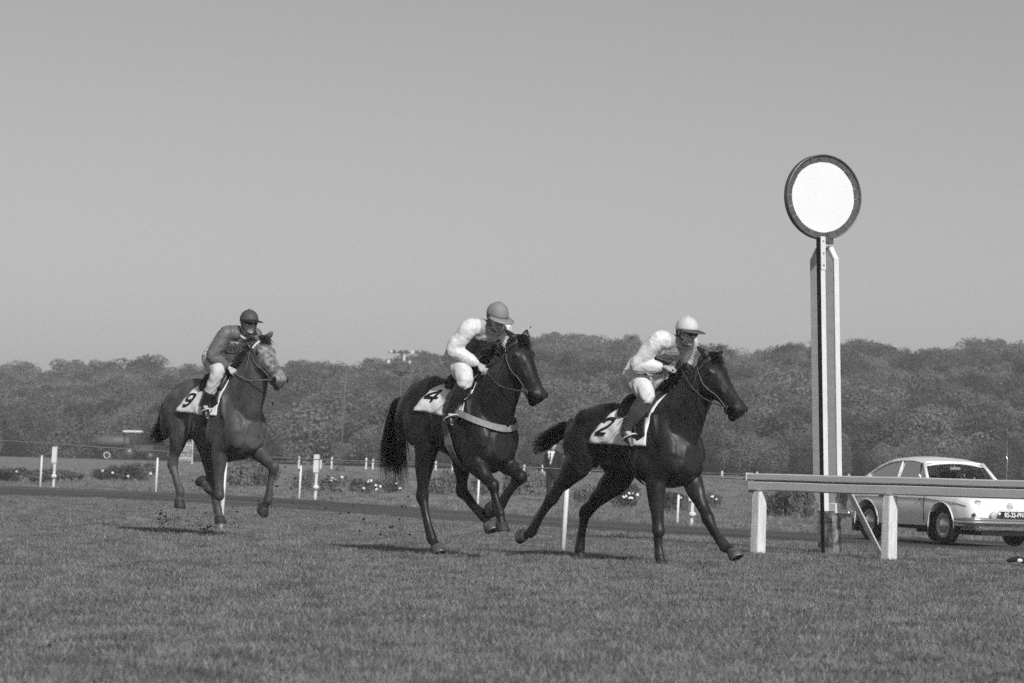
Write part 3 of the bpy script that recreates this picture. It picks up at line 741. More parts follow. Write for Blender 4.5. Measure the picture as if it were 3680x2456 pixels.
    n = len(me.vertices); co = np.zeros(n * 3); me.vertices.foreach_get('co', co); co = co.reshape(-1, 3); no = np.zeros(n * 3); me.vertices.foreach_get('normal', no); no = no.reshape(-1, 3)
    nv = np.array([mnoise.noise(Vector((p[0] * 9, p[1] * 9, p[2] * 5))) * .0085 + mnoise.noise(Vector((p[0] * 24, p[1] * 24, p[2] * 11))) * .0032 for p in co])
    fade = np.clip((co[:, 2] - .35) / .35, .35, 1)
    me.vertices.foreach_set('co', (co + no * (nv * fade)[:, None]).reshape(-1)); me.update()
    if cfg.get('mark'):
        a = me.attributes.new('mark', 'FLOAT', 'POINT'); n = len(me.vertices); co = np.zeros(n * 3); me.vertices.foreach_get('co', co); co = co.reshape(-1, 3)
        d = co - np.array(pl); s1 = d @ np.array(e1); s2 = d @ np.array(e2); s3 = np.abs(d @ np.array(e3))
        val = np.clip((s1 + .04) / .14, 0, 1) * np.clip((.26 + s2) / .22, 0, 1) * np.clip(1.25 - s3 * 6, .2, 1) * (s1 < .7)
        a.data.foreach_set('value', val.astype(np.float32))
    dgm = bmesh.new(); dgm.from_mesh(me); bvh = BVHTree.FromBMesh(dgm); dgm.free()
    # hooves
    for ft, ho, k in hoofs:
        ax = (ho - ft).normalized(); fwd = Vector((1, 0, 0)) - ax * ax.x
        tw = cfg.get('toe', {}).get(k)
        dn = Vector(tw[0]).normalized() if tw else Vector((ax.x * .6, 0, ax.z - .5)).normalized()
        fw_ = Vector(tw[1]) if tw else Vector((1, 0, 0)); fw_ = (fw_ - dn * fw_.dot(dn)).normalized(); sd = dn.cross(fw_)
        b = MB(); rs = []
        for t_, rr, sh_ in ((-.012, .046, -.004), (.0, .052, 0), (.03, .058, .010), (.066, .066, .022), (.075, .064, .022)):
            rs.append([ho + dn * t_ + fw_ * (sh_ + rr * 1.12 * math.cos(q)) + sd * (rr * math.sin(q)) for q in [2 * math.pi * j / 18 for j in range(18)]])
        b.rings(rs); hf = b.build('hoof', M['hoof_pale' if k in cfg.get('pale', ()) else 'hoof'], e, True)
        b = MB(); o_ = ho + dn * .076
        b.rings([[o_ + dn * zz + fw_ * (.022 + rr * 1.1 * math.cos(q)) + sd * (rr * math.sin(q)) for rr, zz in ((.058, 0), (.058, .007), (.042, .007), (.042, 0))] for q in [R(-150 + 300 * j / 18) for j in range(19)]])
        b.build('horseshoe', M['steel'], hf)
    # eyes and nostrils
    for sy_ in (-1, 1):
        b = MB(); b.ball(hd(.160, -.066, sy_ * .106), (.027, .013, .022), rot=RM); b.build('eye', M['eye'], e, True)
        b = MB(); b.ball(hd(.592, -.062, sy_ * .079), (.032, .012, .026), rot=RM @ Matrix.Rotation(R(35), 3, 'Y')); b.build('nostril', M['mouth'], e, True)
    b = MB(); b.tube([hd(.50, -.155, -.060), hd(.56, -.158, -.066), hd(.615, -.150, -.045), hd(.632, -.142, 0), hd(.615, -.150, .045), hd(.56, -.158, .066), hd(.50, -.155, .060)], .007, 6); b.build('mouth', M['mouth'], e, True)
    # surface wrapping
    def hit(o_, d, off):
        h = bvh.ray_cast(Vector(o_), Vector(d).normalized())
        if h[0] is None: return None
        return h[0] - Vector(d).normalized() * off
    def trunk_pt(x, th, zc, off, far=1.2):
        d = Vector((0, math.sin(th), math.cos(th)))          # th < 0 : right side
        p = hit(Vector((x, 0, zc)) + d * far, -d, off)
        return p if p is not None else Vector((x, 0, zc)) + d * .3
    def ribbon(name, P, Q, mt, parent, th=.006):
        b = MB(); n = len(P)
        for i in range(n - 1):
            b.add([P[i], Q[i], Q[i + 1], P[i + 1]], [(0, 1, 2, 3)])
        o_ = b.build(name, mt, parent, True); o_.data.polygons.foreach_set('use_smooth', [False] * len(o_.data.polygons)); md = o_.modifiers.new('thick', 'SOLIDIFY'); md.thickness = th; md.offset = 1; return o_
    # number cloth
    x0, x1, zb, zslope, xt = cfg['cloth']; shear = (xt - x0) / (.36 * R(96))
    nu, nv = 24, 40; g_ = []
    for i in range(nu + 1):
        row = []
        for j in range(nv + 1):
            th = R(-96 + 192 * j / nv); xs = xt + (x0 - xt) * abs(th) / R(96); x = xs + (x1 - xs) * i / nu
            p = trunk_pt(x, th, zb + zslope * (x - x0), .012 + .004 * math.sin(x * 31 + j * .8) * (abs(th) > .6) + .022 * max(0, abs(math.degrees(th)) - 70) / 26 * (.5 + .5 * math.sin(x * 13)))
            row.append(p)
        g_.append(row)
    b = MB()
    for i in range(nu):
        for j in range(nv): b.add([g_[i][j], g_[i + 1][j], g_[i + 1][j + 1], g_[i][j + 1]], [(0, 1, 2, 3)])
    cl = b.build('number_cloth', M['cloth_white'], e, True)
    bm = bmesh.new(); bm.from_mesh(cl.data); bmesh.ops.remove_doubles(bm, verts=bm.verts, dist=1e-5); bmesh.ops.recalc_face_normals(bm, faces=bm.faces)
    cb = BVHTree.FromBMesh(bm); bm.to_mesh(cl.data); bm.free()
    cl.modifiers.new('thick', 'SOLIDIFY').thickness = .004
    # numeral on the off side
    dx, dth, dw, dh = cfg['digit_at']; th_w = .019
    for st_ in DIG[cfg['num']]:
        pass
    b = MB()
    for st_ in DIG[cfg['num']]:
        pl2 = catmull([(p[0], p[1]) for p in st_], 8 if len(st_) > 2 else 20)
        L_ = len(pl2)
        for i in range(L_ - 1):
            qs = []
            for k in (i, i + 1):
                a_ = pl2[max(k - 1, 0)]; c_ = pl2[min(k + 1, L_ - 1)]; t2 = np.array([(c_[0] - a_[0]) * dw / .8, (c_[1] - a_[1]) * dh]); t2 /= (np.linalg.norm(t2) + 1e-9); n2 = np.array([-t2[1], t2[0]])
                qs.append((pl2[k][0] * dw / .8 + n2[0] * th_w, pl2[k][1] * dh + n2[1] * th_w)); qs.append((pl2[k][0] * dw / .8 - n2[0] * th_w, pl2[k][1] * dh - n2[1] * th_w))
            P3 = []
            for u, v in (qs[0], qs[1], qs[3], qs[2]):
                th = -(R(dth) - v / .36); u = u + shear * .75 * v; d = Vector((0, math.sin(th), math.cos(th)))
                h = cb.ray_cast(Vector((dx + u, 0, zb)) + d * 1.2, -d)
                if h[0] is None: break
                P3.append(h[0] + d * .007)
            if len(P3) == 4: b.add(P3, [(0, 1, 2, 3)])
    b.build('numeral', M['digit'], cl)
    # saddle
    sx_ = cfg['saddle']
    b = MB(); rs = []
    for i in range(13):
        f = i / 12; x = sx_ - .20 + .40 * f; ring = []; lift = .035 + .055 * abs(f - .5) ** 2 * 4 + (.02 if f < .1 else 0)
        for j in range(15):
            th = R(-62 + 124 * j / 14); p = trunk_pt(x, th, zb + .1, lift * math.cos(th * 1.25) + .018); ring.append(p)
        for j in range(14, -1, -1):
            th = R(-62 + 124 * j / 14); ring.append(trunk_pt(x, th, zb + .1, .010))
        rs.append(ring)
    b.rings(rs); sd_ = b.build('saddle', M['leather'], e, True)
    for s_ in (-1, 1):
        b = MB(); P = []; 
        for i in range(9):
            x = sx_ - .13 + .30 * i / 8; zz = [trunk_pt(x + .05 * k / 7, R(s_ * (38 + (62 + 12 * math.sin(math.pi * i / 8)) * k / 7)), zb + .1, .026) for k in range(8)]; P.append(zz)
        for i in range(8):
            for k in range(7): b.add([P[i][k], P[i + 1][k], P[i + 1][k + 1], P[i][k + 1]], [(0, 1, 2, 3)])
        o_ = b.build('saddle_flap', M['leather'], sd_, True); o_.modifiers.new('t', 'SOLIDIFY').thickness = .006
    # girth
    gx, glean, gw, gm = cfg['girth']; P = []; Q = []
    for j in range(37):
        th = R(-180 + 360 * j / 36 + 180); zc = zb - .12; k = (1 - math.cos(th)) / 2
        P.append(trunk_pt(gx + glean * k - gw, th, zc, .020, .54)); Q.append(trunk_pt(gx + glean * k + gw, th, zc, .020, .54))
    ribbon('girth', P, Q, M[gm], e)
    # breast strap
    if cfg.get('breast'):
        zs, ze = cfg['breast']; P = []; Q = []
        for j in range(33):
            f = j / 32; a = R(-100 + 200 * f)          # around the chest, from right flank to left
            z = ze + (zs - ze) * abs(math.sin(a * .9)) ** 1.6
            d = Vector((math.cos(a), math.sin(a), 0)); c_ = Vector((.30, 0, z))
            for L_, dz in ((P, .030), (Q, -.030)):
                p = hit(c_ + d * 1.4 + Vector((0, 0, dz)), -d, .012); L_.append(p if p is not None else c_ + d * .3 + Vector((0, 0, dz)))
        for _ in range(7):
            for L_ in (P, Q):
                for k in range(1, len(L_) - 1): L_[k] = L_[k] * .5 + (L_[k - 1] + L_[k + 1]) * .25
        mid = sum((p.x for p in P)) / len(P)
        P = [p + (p - Vector((.30, 0, p.z))).normalized() * .026 for p in P]; Q = [p + (p - Vector((.30, 0, p.z))).normalized() * .026 for p in Q]
        ribbon('breast_strap', P, Q, M['web_pale'], e)
    # bridle
    def headband(name, s0, s1, a0, a1, wd, mt, parent, off=.008, n=24, slope=0):
        P, Q = [], []
        for j in range(n + 1):
            a = R(a0 + (a1 - a0) * j / n); f = j / n; s_ = s0 + (s1 - s0) * f
            for L_, ds in ((P, -wd), (Q, wd)):
                c_ = hd(s_ + ds, -.10, 0); d = (e2 * math.cos(a) + e3 * math.sin(a))
                p = hit(c_ + d * .5, -d, off); L_.append(p if p is not None else c_ + d * .1)
        return ribbon(name, P, Q, mt, parent, .004)
    br = headband('bridle', -.01, -.01, -150, 150, .010, M[cfg.get('bridle', 'leather_mid')], e)
    br.name = 'bridle'
    if cfg.get('pearl'):
        for j in range(17):
            a = R(-78 + 156 * j / 16); c_ = hd(.055, -.10, 0); d = e2 * math.cos(a) + e3 * math.sin(a); p = hit(c_ + d * .5, -d, .010)
            if p is None: continue
            b = MB(); b.ball(p, .0125, 8, 6); b.build('bead', M['petal'], br, True)
    else:
        headband('browband', .055, .055, -95, 95, .010, M[cfg.get('bridle', 'leather_mid')], br)
    bits = []
    for s_ in (-1, 1):
        pts = []
        for j in range(15):
            f = j / 14; c_ = hd(.0 + .50 * f, -.10 - .02 * f, 0); d = (e3 * s_ + e2 * (-.55 * (1 - f) - .45 * f)).normalized(); p = hit(c_ + d * .4, -d, .007); pts.append(p if p is not None else c_ + d * .07)
        b = MB(); b.tube(pts, .0085, 5, flat=.5); b.build('cheek_strap', M[cfg.get('strap', 'leather_pale')], br, True)
        bp = pts[-1]; bits.append(bp)
        b = MB(); b.rings([[bp + e3 * s_ * .006 + (e1 * math.cos(q) + e2 * math.sin(q)) * (.026 + .004 * math.cos(w_)) + e3 * (.004 * math.sin(w_)) for w_ in [0, 2.1, 4.2]] for q in [2 * math.pi * j / 16 for j in range(16)]], False, True)
        b.build('bit_ring', M['chrome'], br, True)
        pts = []
        for j in range(11):
            f = j / 10; c_ = hd(.02 + .17 * f, -.16, 0); d = (e3 * s_ * (1 - f * .75) - e2 * (.1 + .9 * f)).normalized(); p = hit(c_ + d * .4, -d, .007); pts.append(p if p is not None else c_ + d * .1)
        b = MB(); b.tube(pts, .007, 5, flat=.5); b.build('throat_lash', M[cfg.get('bridle', 'leather_mid')], br, True)
    if cfg.get('noseband'):
        headband('noseband', .40, .40, -180, 180, .010, M['leather_pale'], br, n=30)
    # reins to the hands
    for s_, bp in ((-1, bits[0]), (1, bits[1])):
        hx = Vector(cfg['hands']); hx = Vector((hx.x, s_ * hx.y, hx.z)); mid = bp.lerp(hx, .5) + Vector((-.02, s_ * .05, -.045))
        P = catmull([tuple(bp), tuple(bp.lerp(hx, .25) + Vector((-.02, s_ * .05, -.03))), tuple(mid), tuple(hx)], 6); P = [Vector(p) for p in P]
        for i_ in range(1, len(P) - 1):
            q = bvh.find_nearest(P[i_])
            if q[0] is not None and (P[i_] - q[0]).dot(q[1]) < .015: P[i_] = q[0] + q[1] * .015
        b = MB(); b.tube(P, .009, 5, flat=.45); b.build('rein', M[cfg.get('bridle', 'leather_mid')], e, True)
    # mane and forelock
    crest = []
    nk = catmull([(x, z, d) for x, z, d, a in cfg['neck']], 6)
    for i, q in enumerate(nk[6:]):
        o_ = Vector((q[0] - .5, 0, q[1] + .62)); h = bvh.ray_cast(Vector((q[0] - .45, 0, q[1] + .45)), Vector((.7, 0, -.72)).normalized())
        if h[0] is not None: crest.append(h[0])
    mw = cfg.get('mane', (-.16, -.10, .05)); gl = []
    for p in crest[3:-3]:
        gl.append([p + Vector((.01, 0, -.02)), p + Vector((mw[0] * .3, -.03, .03 + mw[2])), p + Vector((mw[0] * .7, -.06, mw[2] + mw[1] * .3)), p + Vector((mw[0], -.09, mw[2] + mw[1]))])
    if len(gl) > 2:
        hair_part('mane', gl, 2 * cfg.get('mane_n', 350), M[cfg['hairm']], e, .0032, .024, 3, .5)
    fl = [[hd(-.02, .03, v), hd(.03, .05, v * 1.2), hd(.10, .035, v * 1.6), hd(.15, .03, v * 1.8)] for v in (-.04, -.02, 0, .02, .04)]
    hair_part('forelock', fl, 90, M[cfg['hairm']], e, .004, .012, 4)
    tg = [[(p[0], -p[1], p[2]) for p in g2] for g2 in cfg['tail']]
    hair_part('tail', tg, int(1.9 * cfg.get('tail_n', 460)), M[cfg['hairm']], e, .0036, cfg.get('tail_j', .022), 5, .45)
    return e, bvh

H2 = dict(O=(1.225, 27.6), b=40, num='2', label='dark leading horse wearing number 2, reaching with its far foreleg beside the rail', coat='coat_dark', hairm='hair',
    trunk=[(-1.00, 1.20, 1.04, .06), (-.94, 1.31, .98, .15), (-.76, 1.42, .93, .235), (-.47, 1.485, .91, .265), (-.25, 1.465, .87, .265), (0, 1.45, .79, .285), (.18, 1.49, .72, .285), (.32, 1.53, .705, .26), (.46, 1.47, .715, .235), (.58, 1.32, .76, .195), (.68, 1.12, .85, .12)],
    neck=[(.28, 1.10, .35, .21), (.43, 1.27, .31, .17), (.58, 1.44, .25, .125), (.71, 1.60, .185, .10), (.81, 1.74, .14, .085)],
    poll=(.88, 1.90), face=(.70, -.715), ear=((.76, .075, 1.99), (.93, -.075, 2.0)), shoulder=(.50, 1.02),
    elbR=(.36, .17, .80), kneR=(.40, .15, .31), fetR=(.41, .14, .10), hooR=(.44, .14, .045), elbL=(.45, -.17, .83), kneL=(.73, -.15, .44), fetL=(.96, -.14, .205), hooL=(1.06, -.14, .165),
    hip=(-.62, 1.25), stiR=(-.66, .18, .96), hocR=(-1.10, .14, .58), febR=(-1.39, .13, .255), hobR=(-1.48, .13, .225), stiL=(-.47, -.16, .84), hocL=(-.93, -.14, .45), febL=(-.99, -.13, .105), hobL=(-.98, -.13, .045),
    toe={'Rh': ((-1, 0, .05), (-.1, 0, -1)), 'Lf': ((.55, 0, -.85), (.9, 0, .4)), 'Rf': ((.1, 0, -1), (1, 0, 0)), 'Lh': ((0, 0, -1), (1, 0, 0))}, pale=('Rh', 'Lf'),
    cloth=(-.46, .33, 1.13, -.02, -.10), digit_at=(-.36, 80, .17, .20), saddle=(.10), girth=(.12, .02, .035, 'leather'), hands=(.56, .07, 1.78),
    mane=(-.15, -.05, .015), tail=[[(-.97, .0, 1.28), (-1.10, .0, 1.29), (-1.30, 0, 1.23), (-1.56, 0, 1.14)], [(-.98, .03, 1.27), (-1.12, .03, 1.25), (-1.33, .03, 1.16), (-1.60, .03, 1.05)], [(-.99, -.03, 1.25), (-1.12, -.02, 1.21), (-1.33, -.0, 1.11), (-1.62, 0, .98)], [(-.99, 0, 1.23), (-1.11, 0, 1.17), (-1.30, 0, 1.07), (-1.55, 0, .97)]], tail_j=.013)
H4 = dict(O=(-.465, 28.0), b=38, num='4', label='black-brown middle horse wearing number 4 with a pale breast strap and long hanging tail', coat='coat_black', hairm='hair',
    trunk=[(-.88, 1.40, 1.22, .06), (-.82, 1.51, 1.14, .15), (-.66, 1.63, 1.06, .235), (-.43, 1.695, 1.03, .265), (-.22, 1.66, .99, .265), (0, 1.60, .91, .285), (.16, 1.61, .845, .285), (.30, 1.62, .80, .26), (.44, 1.56, .79, .235), (.57, 1.41, .83, .195), (.68, 1.21, .92, .12)],
    neck=[(.28, 1.20, .36, .21), (.44, 1.38, .32, .17), (.60, 1.57, .265, .125), (.72, 1.73, .20, .10), (.80, 1.86, .15, .085)],
    poll=(.87, 2.03), face=(.60, -.80), ear=((.72, .075, 2.12), (.88, -.075, 2.12)), shoulder=(.52, 1.12),
    elbR=(.42, .17, .93), kneR=(.73, .15, .68), fetR=(.82, .14, .44), hooR=(.85, .14, .355), elbL=(.45, -.17, .93), kneL=(.74, -.15, .77), fetL=(.46, -.14, .50), hooL=(.37, -.14, .50),
    hip=(-.50, 1.42), stiR=(-.28, .18, 1.09), hocR=(-.37, .14, .57), febR=(-.22, .13, .185), hobR=(-.145, .13, .105), stiL=(-.17, -.16, 1.02), hocL=(-.12, -.14, .63), febL=(.24, -.13, .40), hobL=(.31, -.13, .33),
    toe={'Rf': ((.05, 0, -1), (1, 0, -.05)), 'Lf': ((-.75, 0, -.25), (-.2, 0, -1)), 'Rh': ((.5, 0, -.85), (.85, 0, .5)), 'Lh': ((.5, 0, -.85), (.85, 0, -.5))}, pale=('Rh', 'Lh'),
    cloth=(-.35, .36, 1.40, -.10, -.08), digit_at=(-.27, 80, .19, .21), saddle=(.16), girth=(.10, .12, .04, 'web'), hands=(.50, .07, 1.74), breast=(1.36, 1.20),
    mane=(-.15, -.02, .035), mane_n=420, tail=[[(-.87, 0, 1.47), (-1.00, 0, 1.44), (-1.09, 0, 1.18), (-1.12, 0, .92), (-1.07, 0, .70)], [(-.87, .04, 1.46), (-.98, .04, 1.41), (-1.06, .05, 1.14), (-1.08, .05, .90), (-1.03, .05, .67)], [(-.87, -.04, 1.45), (-.97, -.04, 1.38), (-1.02, -.05, 1.12), (-1.02, -.05, .88), (-.97, -.05, .67)], [(-.87, 0, 1.43), (-.95, 0, 1.34), (-.98, 0, 1.10), (-.95, 0, .88), (-.90, 0, .68)]], tail_n=620, tail_j=.035)
H9 = dict(O=(-3.204, 33.0), b=40, num='9', label='lighter brown horse wearing number 9, blotched pale face, trailing behind on the left', coat='coat_grey', hairm='hair2', mark=True,
    trunk=[(-.95, 1.46, 1.27, .06), (-.89, 1.58, 1.19, .15), (-.71, 1.70, 1.13, .235), (-.47, 1.755, 1.10, .265), (-.25, 1.73, 1.03, .265), (-.02, 1.69, .94, .285), (.14, 1.71, .87, .285), (.29, 1.73, .855, .26), (.44, 1.66, .865, .235), (.58, 1.50, .90, .195), (.70, 1.28, .99, .12)],
    neck=[(.28, 1.28, .36, .21), (.44, 1.48, .33, .175), (.59, 1.68, .28, .135), (.69, 1.85, .22, .11), (.74, 1.99, .165, .095)],
    poll=(.79, 2.17), face=(.75, -.66), ear=((.66, .085, 2.21), (.88, -.08, 2.26)), shoulder=(.53, 1.20), yaw=-3,
    elbR=(.30, .17, .98), kneR=(.28, .15, .48), fetR=(.06, .14, .55), hooR=(-.02, .14, .60), elbL=(.44, -.17, 1.02), kneL=(.86, -.15, .79), fetL=(.80, -.14, .45), hooL=(.73, -.14, .37),
    hip=(-.58, 1.45), stiR=(-.47, .18, 1.18), hocR=(-.65, .14, .80), febR=(-.50, .13, .50), hobR=(-.51, .13, .40), stiL=(-.45, -.16, 1.08), hocL=(-.29, -.14, .64), febL=(-.14, -.13, .31), hobL=(-.10, -.13, .235),
    toe={'Rf': ((-.75, 0, .6), (-.6, 0, -.75)), 'Lf': ((-.65, 0, -.75), (.7, 0, -.7)), 'Rh': ((-.1, 0, -1), (1, 0, -.1)), 'Lh': ((.1, 0, -1), (1, 0, 0))}, pale=(),
    cloth=(-.40, .34, 1.41, -.06, -.10), digit_at=(-.30, 84, .16, .19), saddle=(.12), girth=(.12, .04, .035, 'leather'), hands=(.44, .07, 1.80), pearl=True, bridle='leather_pale', strap='leather_pale',
    mane=(-.10, -.08, .02), mane_n=260, tail=[[(-.96, 0, 1.52), (-1.06, 0, 1.46), (-1.12, 0, 1.30), (-1.22, 0, 1.16), (-1.42, 0, 1.10)], [(-.96, .03, 1.50), (-1.04, .03, 1.42), (-1.08, .03, 1.25), (-1.16, .03, 1.10), (-1.36, .03, 1.03)], [(-.96, -.03, 1.48), (-1.02, -.03, 1.38), (-1.04, -.03, 1.20), (-1.10, -.03, 1.07), (-1.28, -.03, 1.02)]], tail_n=420)
horse2, bv2 = build_horse(H2); horse4, bv4 = build_horse(H4); horse9, bv9 = build_horse(H9)

# ------------------------------------------------------------------ people
M['skin'] = mat('skin', .42, .6, .12, 20, spec=.3)
M['silk_white'] = mat('white_silk', .70, .55, .05, 9, bump=.9, bscale=11, spec=.4)
M['silk_grey'] = mat('grey_silk', .42, .55, .08, 9, bump=.4, bscale=16, spec=.4)
M['silk_dark'] = mat('dark_silk', .055, .5, .15, 9, bump=.4, bscale=16, spec=.4)
M['silk_mid'] = mat('mid_grey_silk', .14, .5, .1, 9, bump=.5, bscale=16, spec=.4)
M['breech'] = mat('white_breeches', .70, .75, .06, 10, bump=.8, bscale=13)
M['breech_grey'] = mat('pale_breeches', .55, .75, .08, 10, bump=.5, bscale=18)
M['boot'] = mat('boot_leather', .022, .35, .2, 15, spec=.5)
M['boot_top'] = mat('boot_brown', .075, .4, .2, 15, spec=.5)
M['cap_pale'] = mat('pale_cap', .58, .6, .05, 8); M['cap_mid'] = mat('grey_cap', .24, .6, .06, 8); M['cap_dark'] = mat('dark_cap', .075, .6, .08, 8)
M['lens'] = mat('goggle_lens', .03, .1, spec=.8)
M['suit'] = mat('dark_suit', .018, .85, .15, 20)
M['hair_h'] = mat('dark_hair', .02, .6)

def limb(mb, pts, rad, side=(0, 1, 0), k=4, n=12): mb.loft([(*p, r[0], r[1]) for p, r in zip(pts, rad)], n, k, side)
def basis(f, u):
    f = Vector(f).normalized(); u = Vector(u); u = (u - f * u.dot(f)).normalized(); return f, u.cross(f), u      # forward, left, up
def add_head(mb, c, f, s, u):
    RMx = Matrix((f, s, u)).transposed()
    P = lambda a, b, d: c + f * a + s * b + u * d
    mb.ball(P(-.008, 0, .02), (.098, .078, .105), 18, 12, RMx)
    mb.ball(P(.030, 0, -.055), (.062, .060, .066), 16, 10, RMx)
    mb.ball(P(.062, 0, -.098), (.026, .030, .022), 12, 8, RMx)          # chin
    mb.ball(P(.020, 0, -.085), (.055, .052, .035), 14, 8, RMx)          # jaw
    mb.ball(P(.082, 0, .028), (.016, .058, .014), 12, 8, RMx)           # brow
    mb.loft([(*P(.090, 0, .02), .010, .010), (*P(.105, 0, -.012), .013, .013), (*P(.113, 0, -.030), .017, .013)], 10, 3, side=tuple(s))
    for q in (-1, 1):
        mb.ball(P(.070, q * .042, -.022), (.024, .022, .020), 10, 7, RMx)   # cheekbone
        mb.ball(P(-.005, q * .080, -.005), (.022, .010, .032), 10, 7, RMx)  # ear
    mb.ball(P(.089, 0, -.058), (.012, .026, .007), 10, 6, RMx)          # lips
    mb.ball(P(.086, 0, -.071), (.012, .022, .008), 10, 6, RMx)
def add_hand(mb, w_, h, out, grip):
    """palm from wrist w_ to knuckles h, fingers curl round the line 'grip'; out = back of the hand"""
    d = (h - w_).normalized(); g2 = (Vector(grip) - d * Vector(grip).dot(d)).normalized(); o2 = d.cross(g2) * (1 if d.cross(g2).dot(Vector(out)) > 0 else -1)
    mb.loft([(*w_, .024, .019), (*(w_ + d * .05), .036, .019), (*(w_ + d * .095), .040, .016)], 12, 3, side=tuple(g2))
    kn = w_ + d * .092
    for i, (off, ln) in enumerate(((-.030, .92), (-.010, 1.05), (.011, 1.0), (.030, .8))):
        b0 = kn + g2 * off; l1, l2, l3 = .036 * ln, .026 * ln, .020 * ln
        p1 = b0 + d * l1 * .75 - o2 * l1 * .55; p2 = p1 - o2 * l2 * .95 - d * l2 * .25; p3 = p2 - d * l3 * .9 + o2 * .003
        mb.loft([(*(b0 - d * .02), .009, .009), (*b0, .0098, .0098), (*p1, .0092, .0092), (*p2, .0088, .0088), (*p3, .0075, .0075)], 8, 3, side=tuple(g2))
    tb = w_ + d * .035 - g2 * .030; t1 = tb + d * .030 - g2 * .016 - o2 * .012; t2 = t1 + d * .022 + g2 * .008 - o2 * .016
    mb.loft([(*tb, .014, .012), (*t1, .0115, .011), (*t2, .009, .009)], 8, 3, side=tuple(g2))

def build_jockey(host, J):
    e = empty('person', host.location.copy(), host.rotation_euler.z); tag(e, J['label'], 'person', 'jockeys crouched over their horses')
    c = Vector(J['head']); f, s, u = basis(J['look'], (0, 0, 1))
    nb = Vector(J['neck']); hipc = Vector(J['hipc'])
    mb = MB(); add_head(mb, c, f, s, u)
    jw = c - u * .05 - f * .015
    mb.loft([(*(c - u * .02 - f * .03), .05, .055), (*jw.lerp(nb, .6), .052, .056), (*nb, .06, .06)], 14, 4)
    limb(mb, [nb, nb.lerp(hipc, .35), nb.lerp(hipc, .7), hipc], [(.12, .07), (.13, .085), (.11, .08), (.12, .09)])
    A = {}
    for q, sd in ((-1, 'R'), (1, 'L')):
        g = lambda k: Vector((J[k][0], q * J[k][1], J[k][2])) if (k + sd) not in J else Vector((J[k + sd][0], q * J[k + sd][1], J[k + sd][2]))
        sh, el, wr, ha = g('sh'), g('el'), g('wr'), g('ha'); hp, kn, an, to = g('hip'), g('kn'), g('an'), g('to')
        A[sd] = (sh, el, wr, ha, hp, kn, an, to)
        limb(mb, [nb.lerp(sh, .5), sh, sh.lerp(el, .5), el, el.lerp(wr, .35), wr], [(.05, .05), (.048, .05), (.040, .043), (.034, .036), (.033, .036), (.023, .023)])
        add_hand(mb, wr, ha, (q * .2, 0, 1) if False else (0, q * .4, .8), (0, 1, .15))
        limb(mb, [hipc.lerp(hp, .6), hp, hp.lerp(kn, .5), kn, kn.lerp(an, .35), an], [(.09, .09), (.085, .09), (.068, .073), (.050, .054), (.044, .05), (.032, .034)])
        limb(mb, [an, an.lerp(to, .4), to], [(.032, .035), (.032, .03), (.025, .018)])
    body = fuse(mb, 'body', M['skin'], .0075, e, 3, .45)
    # silks
    mb = MB(); side = (0, 1, 0)
    dpt = (nb - hipc).normalized()
    up = Vector((-dpt.z, 0, dpt.x)); up = up if up.z > 0 else -up          # out of the back
    mids = [nb + dpt * .02 - up * .01, nb.lerp(hipc, .12), nb.lerp(hipc, .35) + up * .05, nb.lerp(hipc, .62) + up * .055, nb.lerp(hipc, .88) + up * .025, nb.lerp(hipc, 1.03)]
    limb(mb, mids, [(.08, .075), (.175, .115), (.195, .145), (.18, .145), (.165, .135), (.155, .115)], side, 5, 20)
    for sd in ('R', 'L'):
        sh, el, wr, ha, *_ = A[sd]
        limb(mb, [nb.lerp(sh, .45), sh, sh.lerp(el, .5), el, el.lerp(wr, .35), el.lerp(wr, .75), el.lerp(wr, .93)], [(.085, .09), (.080, .086), (.078, .084), (.073, .075), (.069, .069), (.055, .055), (.038, .038)], side, 5, 16)
    jk = fuse(mb, 'silk_jacket', [M[m_] for m_ in J['silks']], .0105, e, 4, .5)
    rr = random.Random(5)
    me = jk.data; mi = []
    shR, shL = A['R'][0], A['L'][0]
    for p in me.polygons:
        v = Vector(p.center); t_ = (nb - v).dot(dpt) / (nb - hipc).length; h = (v - nb.lerp(hipc, t_)).dot(up); y = v.y
        arm = min(((v - A[k][0]).cross(A[k][1] - A[k][0]).length / (A[k][1] - A[k][0]).length if 0 < (v - A[k][0]).dot(A[k][1] - A[k][0]) else 9) for k in ('R', 'L')) < .118
        fore = any((v - A[k][1]).dot(A[k][2] - A[k][1]) > 0 and ((v - A[k][1]).cross(A[k][2] - A[k][1]).length / (A[k][2] - A[k][1]).length) < .10 for k in ('R', 'L'))
        mi.append(J['zone'](t_, h, y, (arm and abs(y) > .165) or fore))
    me.polygons.foreach_set('material_index', mi)
    # folds in the silk
    co = np.zeros(len(me.vertices) * 3); me.vertices.foreach_get('co', co); co = co.reshape(-1, 3); no = np.zeros_like(co).reshape(-1); me.vertices.foreach_get('normal', no); no = no.reshape(-1, 3)
    nvv = np.array([mnoise.noise(Vector((p[0] * 10, p[1] * 10, p[2] * 7))) for p in co]); nv2 = np.array([mnoise.noise(Vector((p[0] * 9 + 4 * q, p[1] * 22, p[2] * 22))) for p, q in zip(co, nvv)])
    wv = nvv * .011 - np.abs(nv2) * .009
    me.vertices.foreach_set('co', (co + no * wv[:, None]).reshape(-1)); me.update()
    b = MB(); cen = nb + dpt * .035 - up * .01
    b.rings([[cen + (Vector((0, 1, 0)) * math.cos(q) * .074 + up * math.sin(q) * .068) + dpt * z * (1 + .3 * math.sin(q)) + (Vector((0, 1, 0)) * math.cos(q) + up * math.sin(q)) * o_ for o_, z in ((0, -.03), (.008, -.03), (.004, .028), (-.004, .028))] for q in [2 * math.pi * j / 24 for j in range(24)]], False, True)
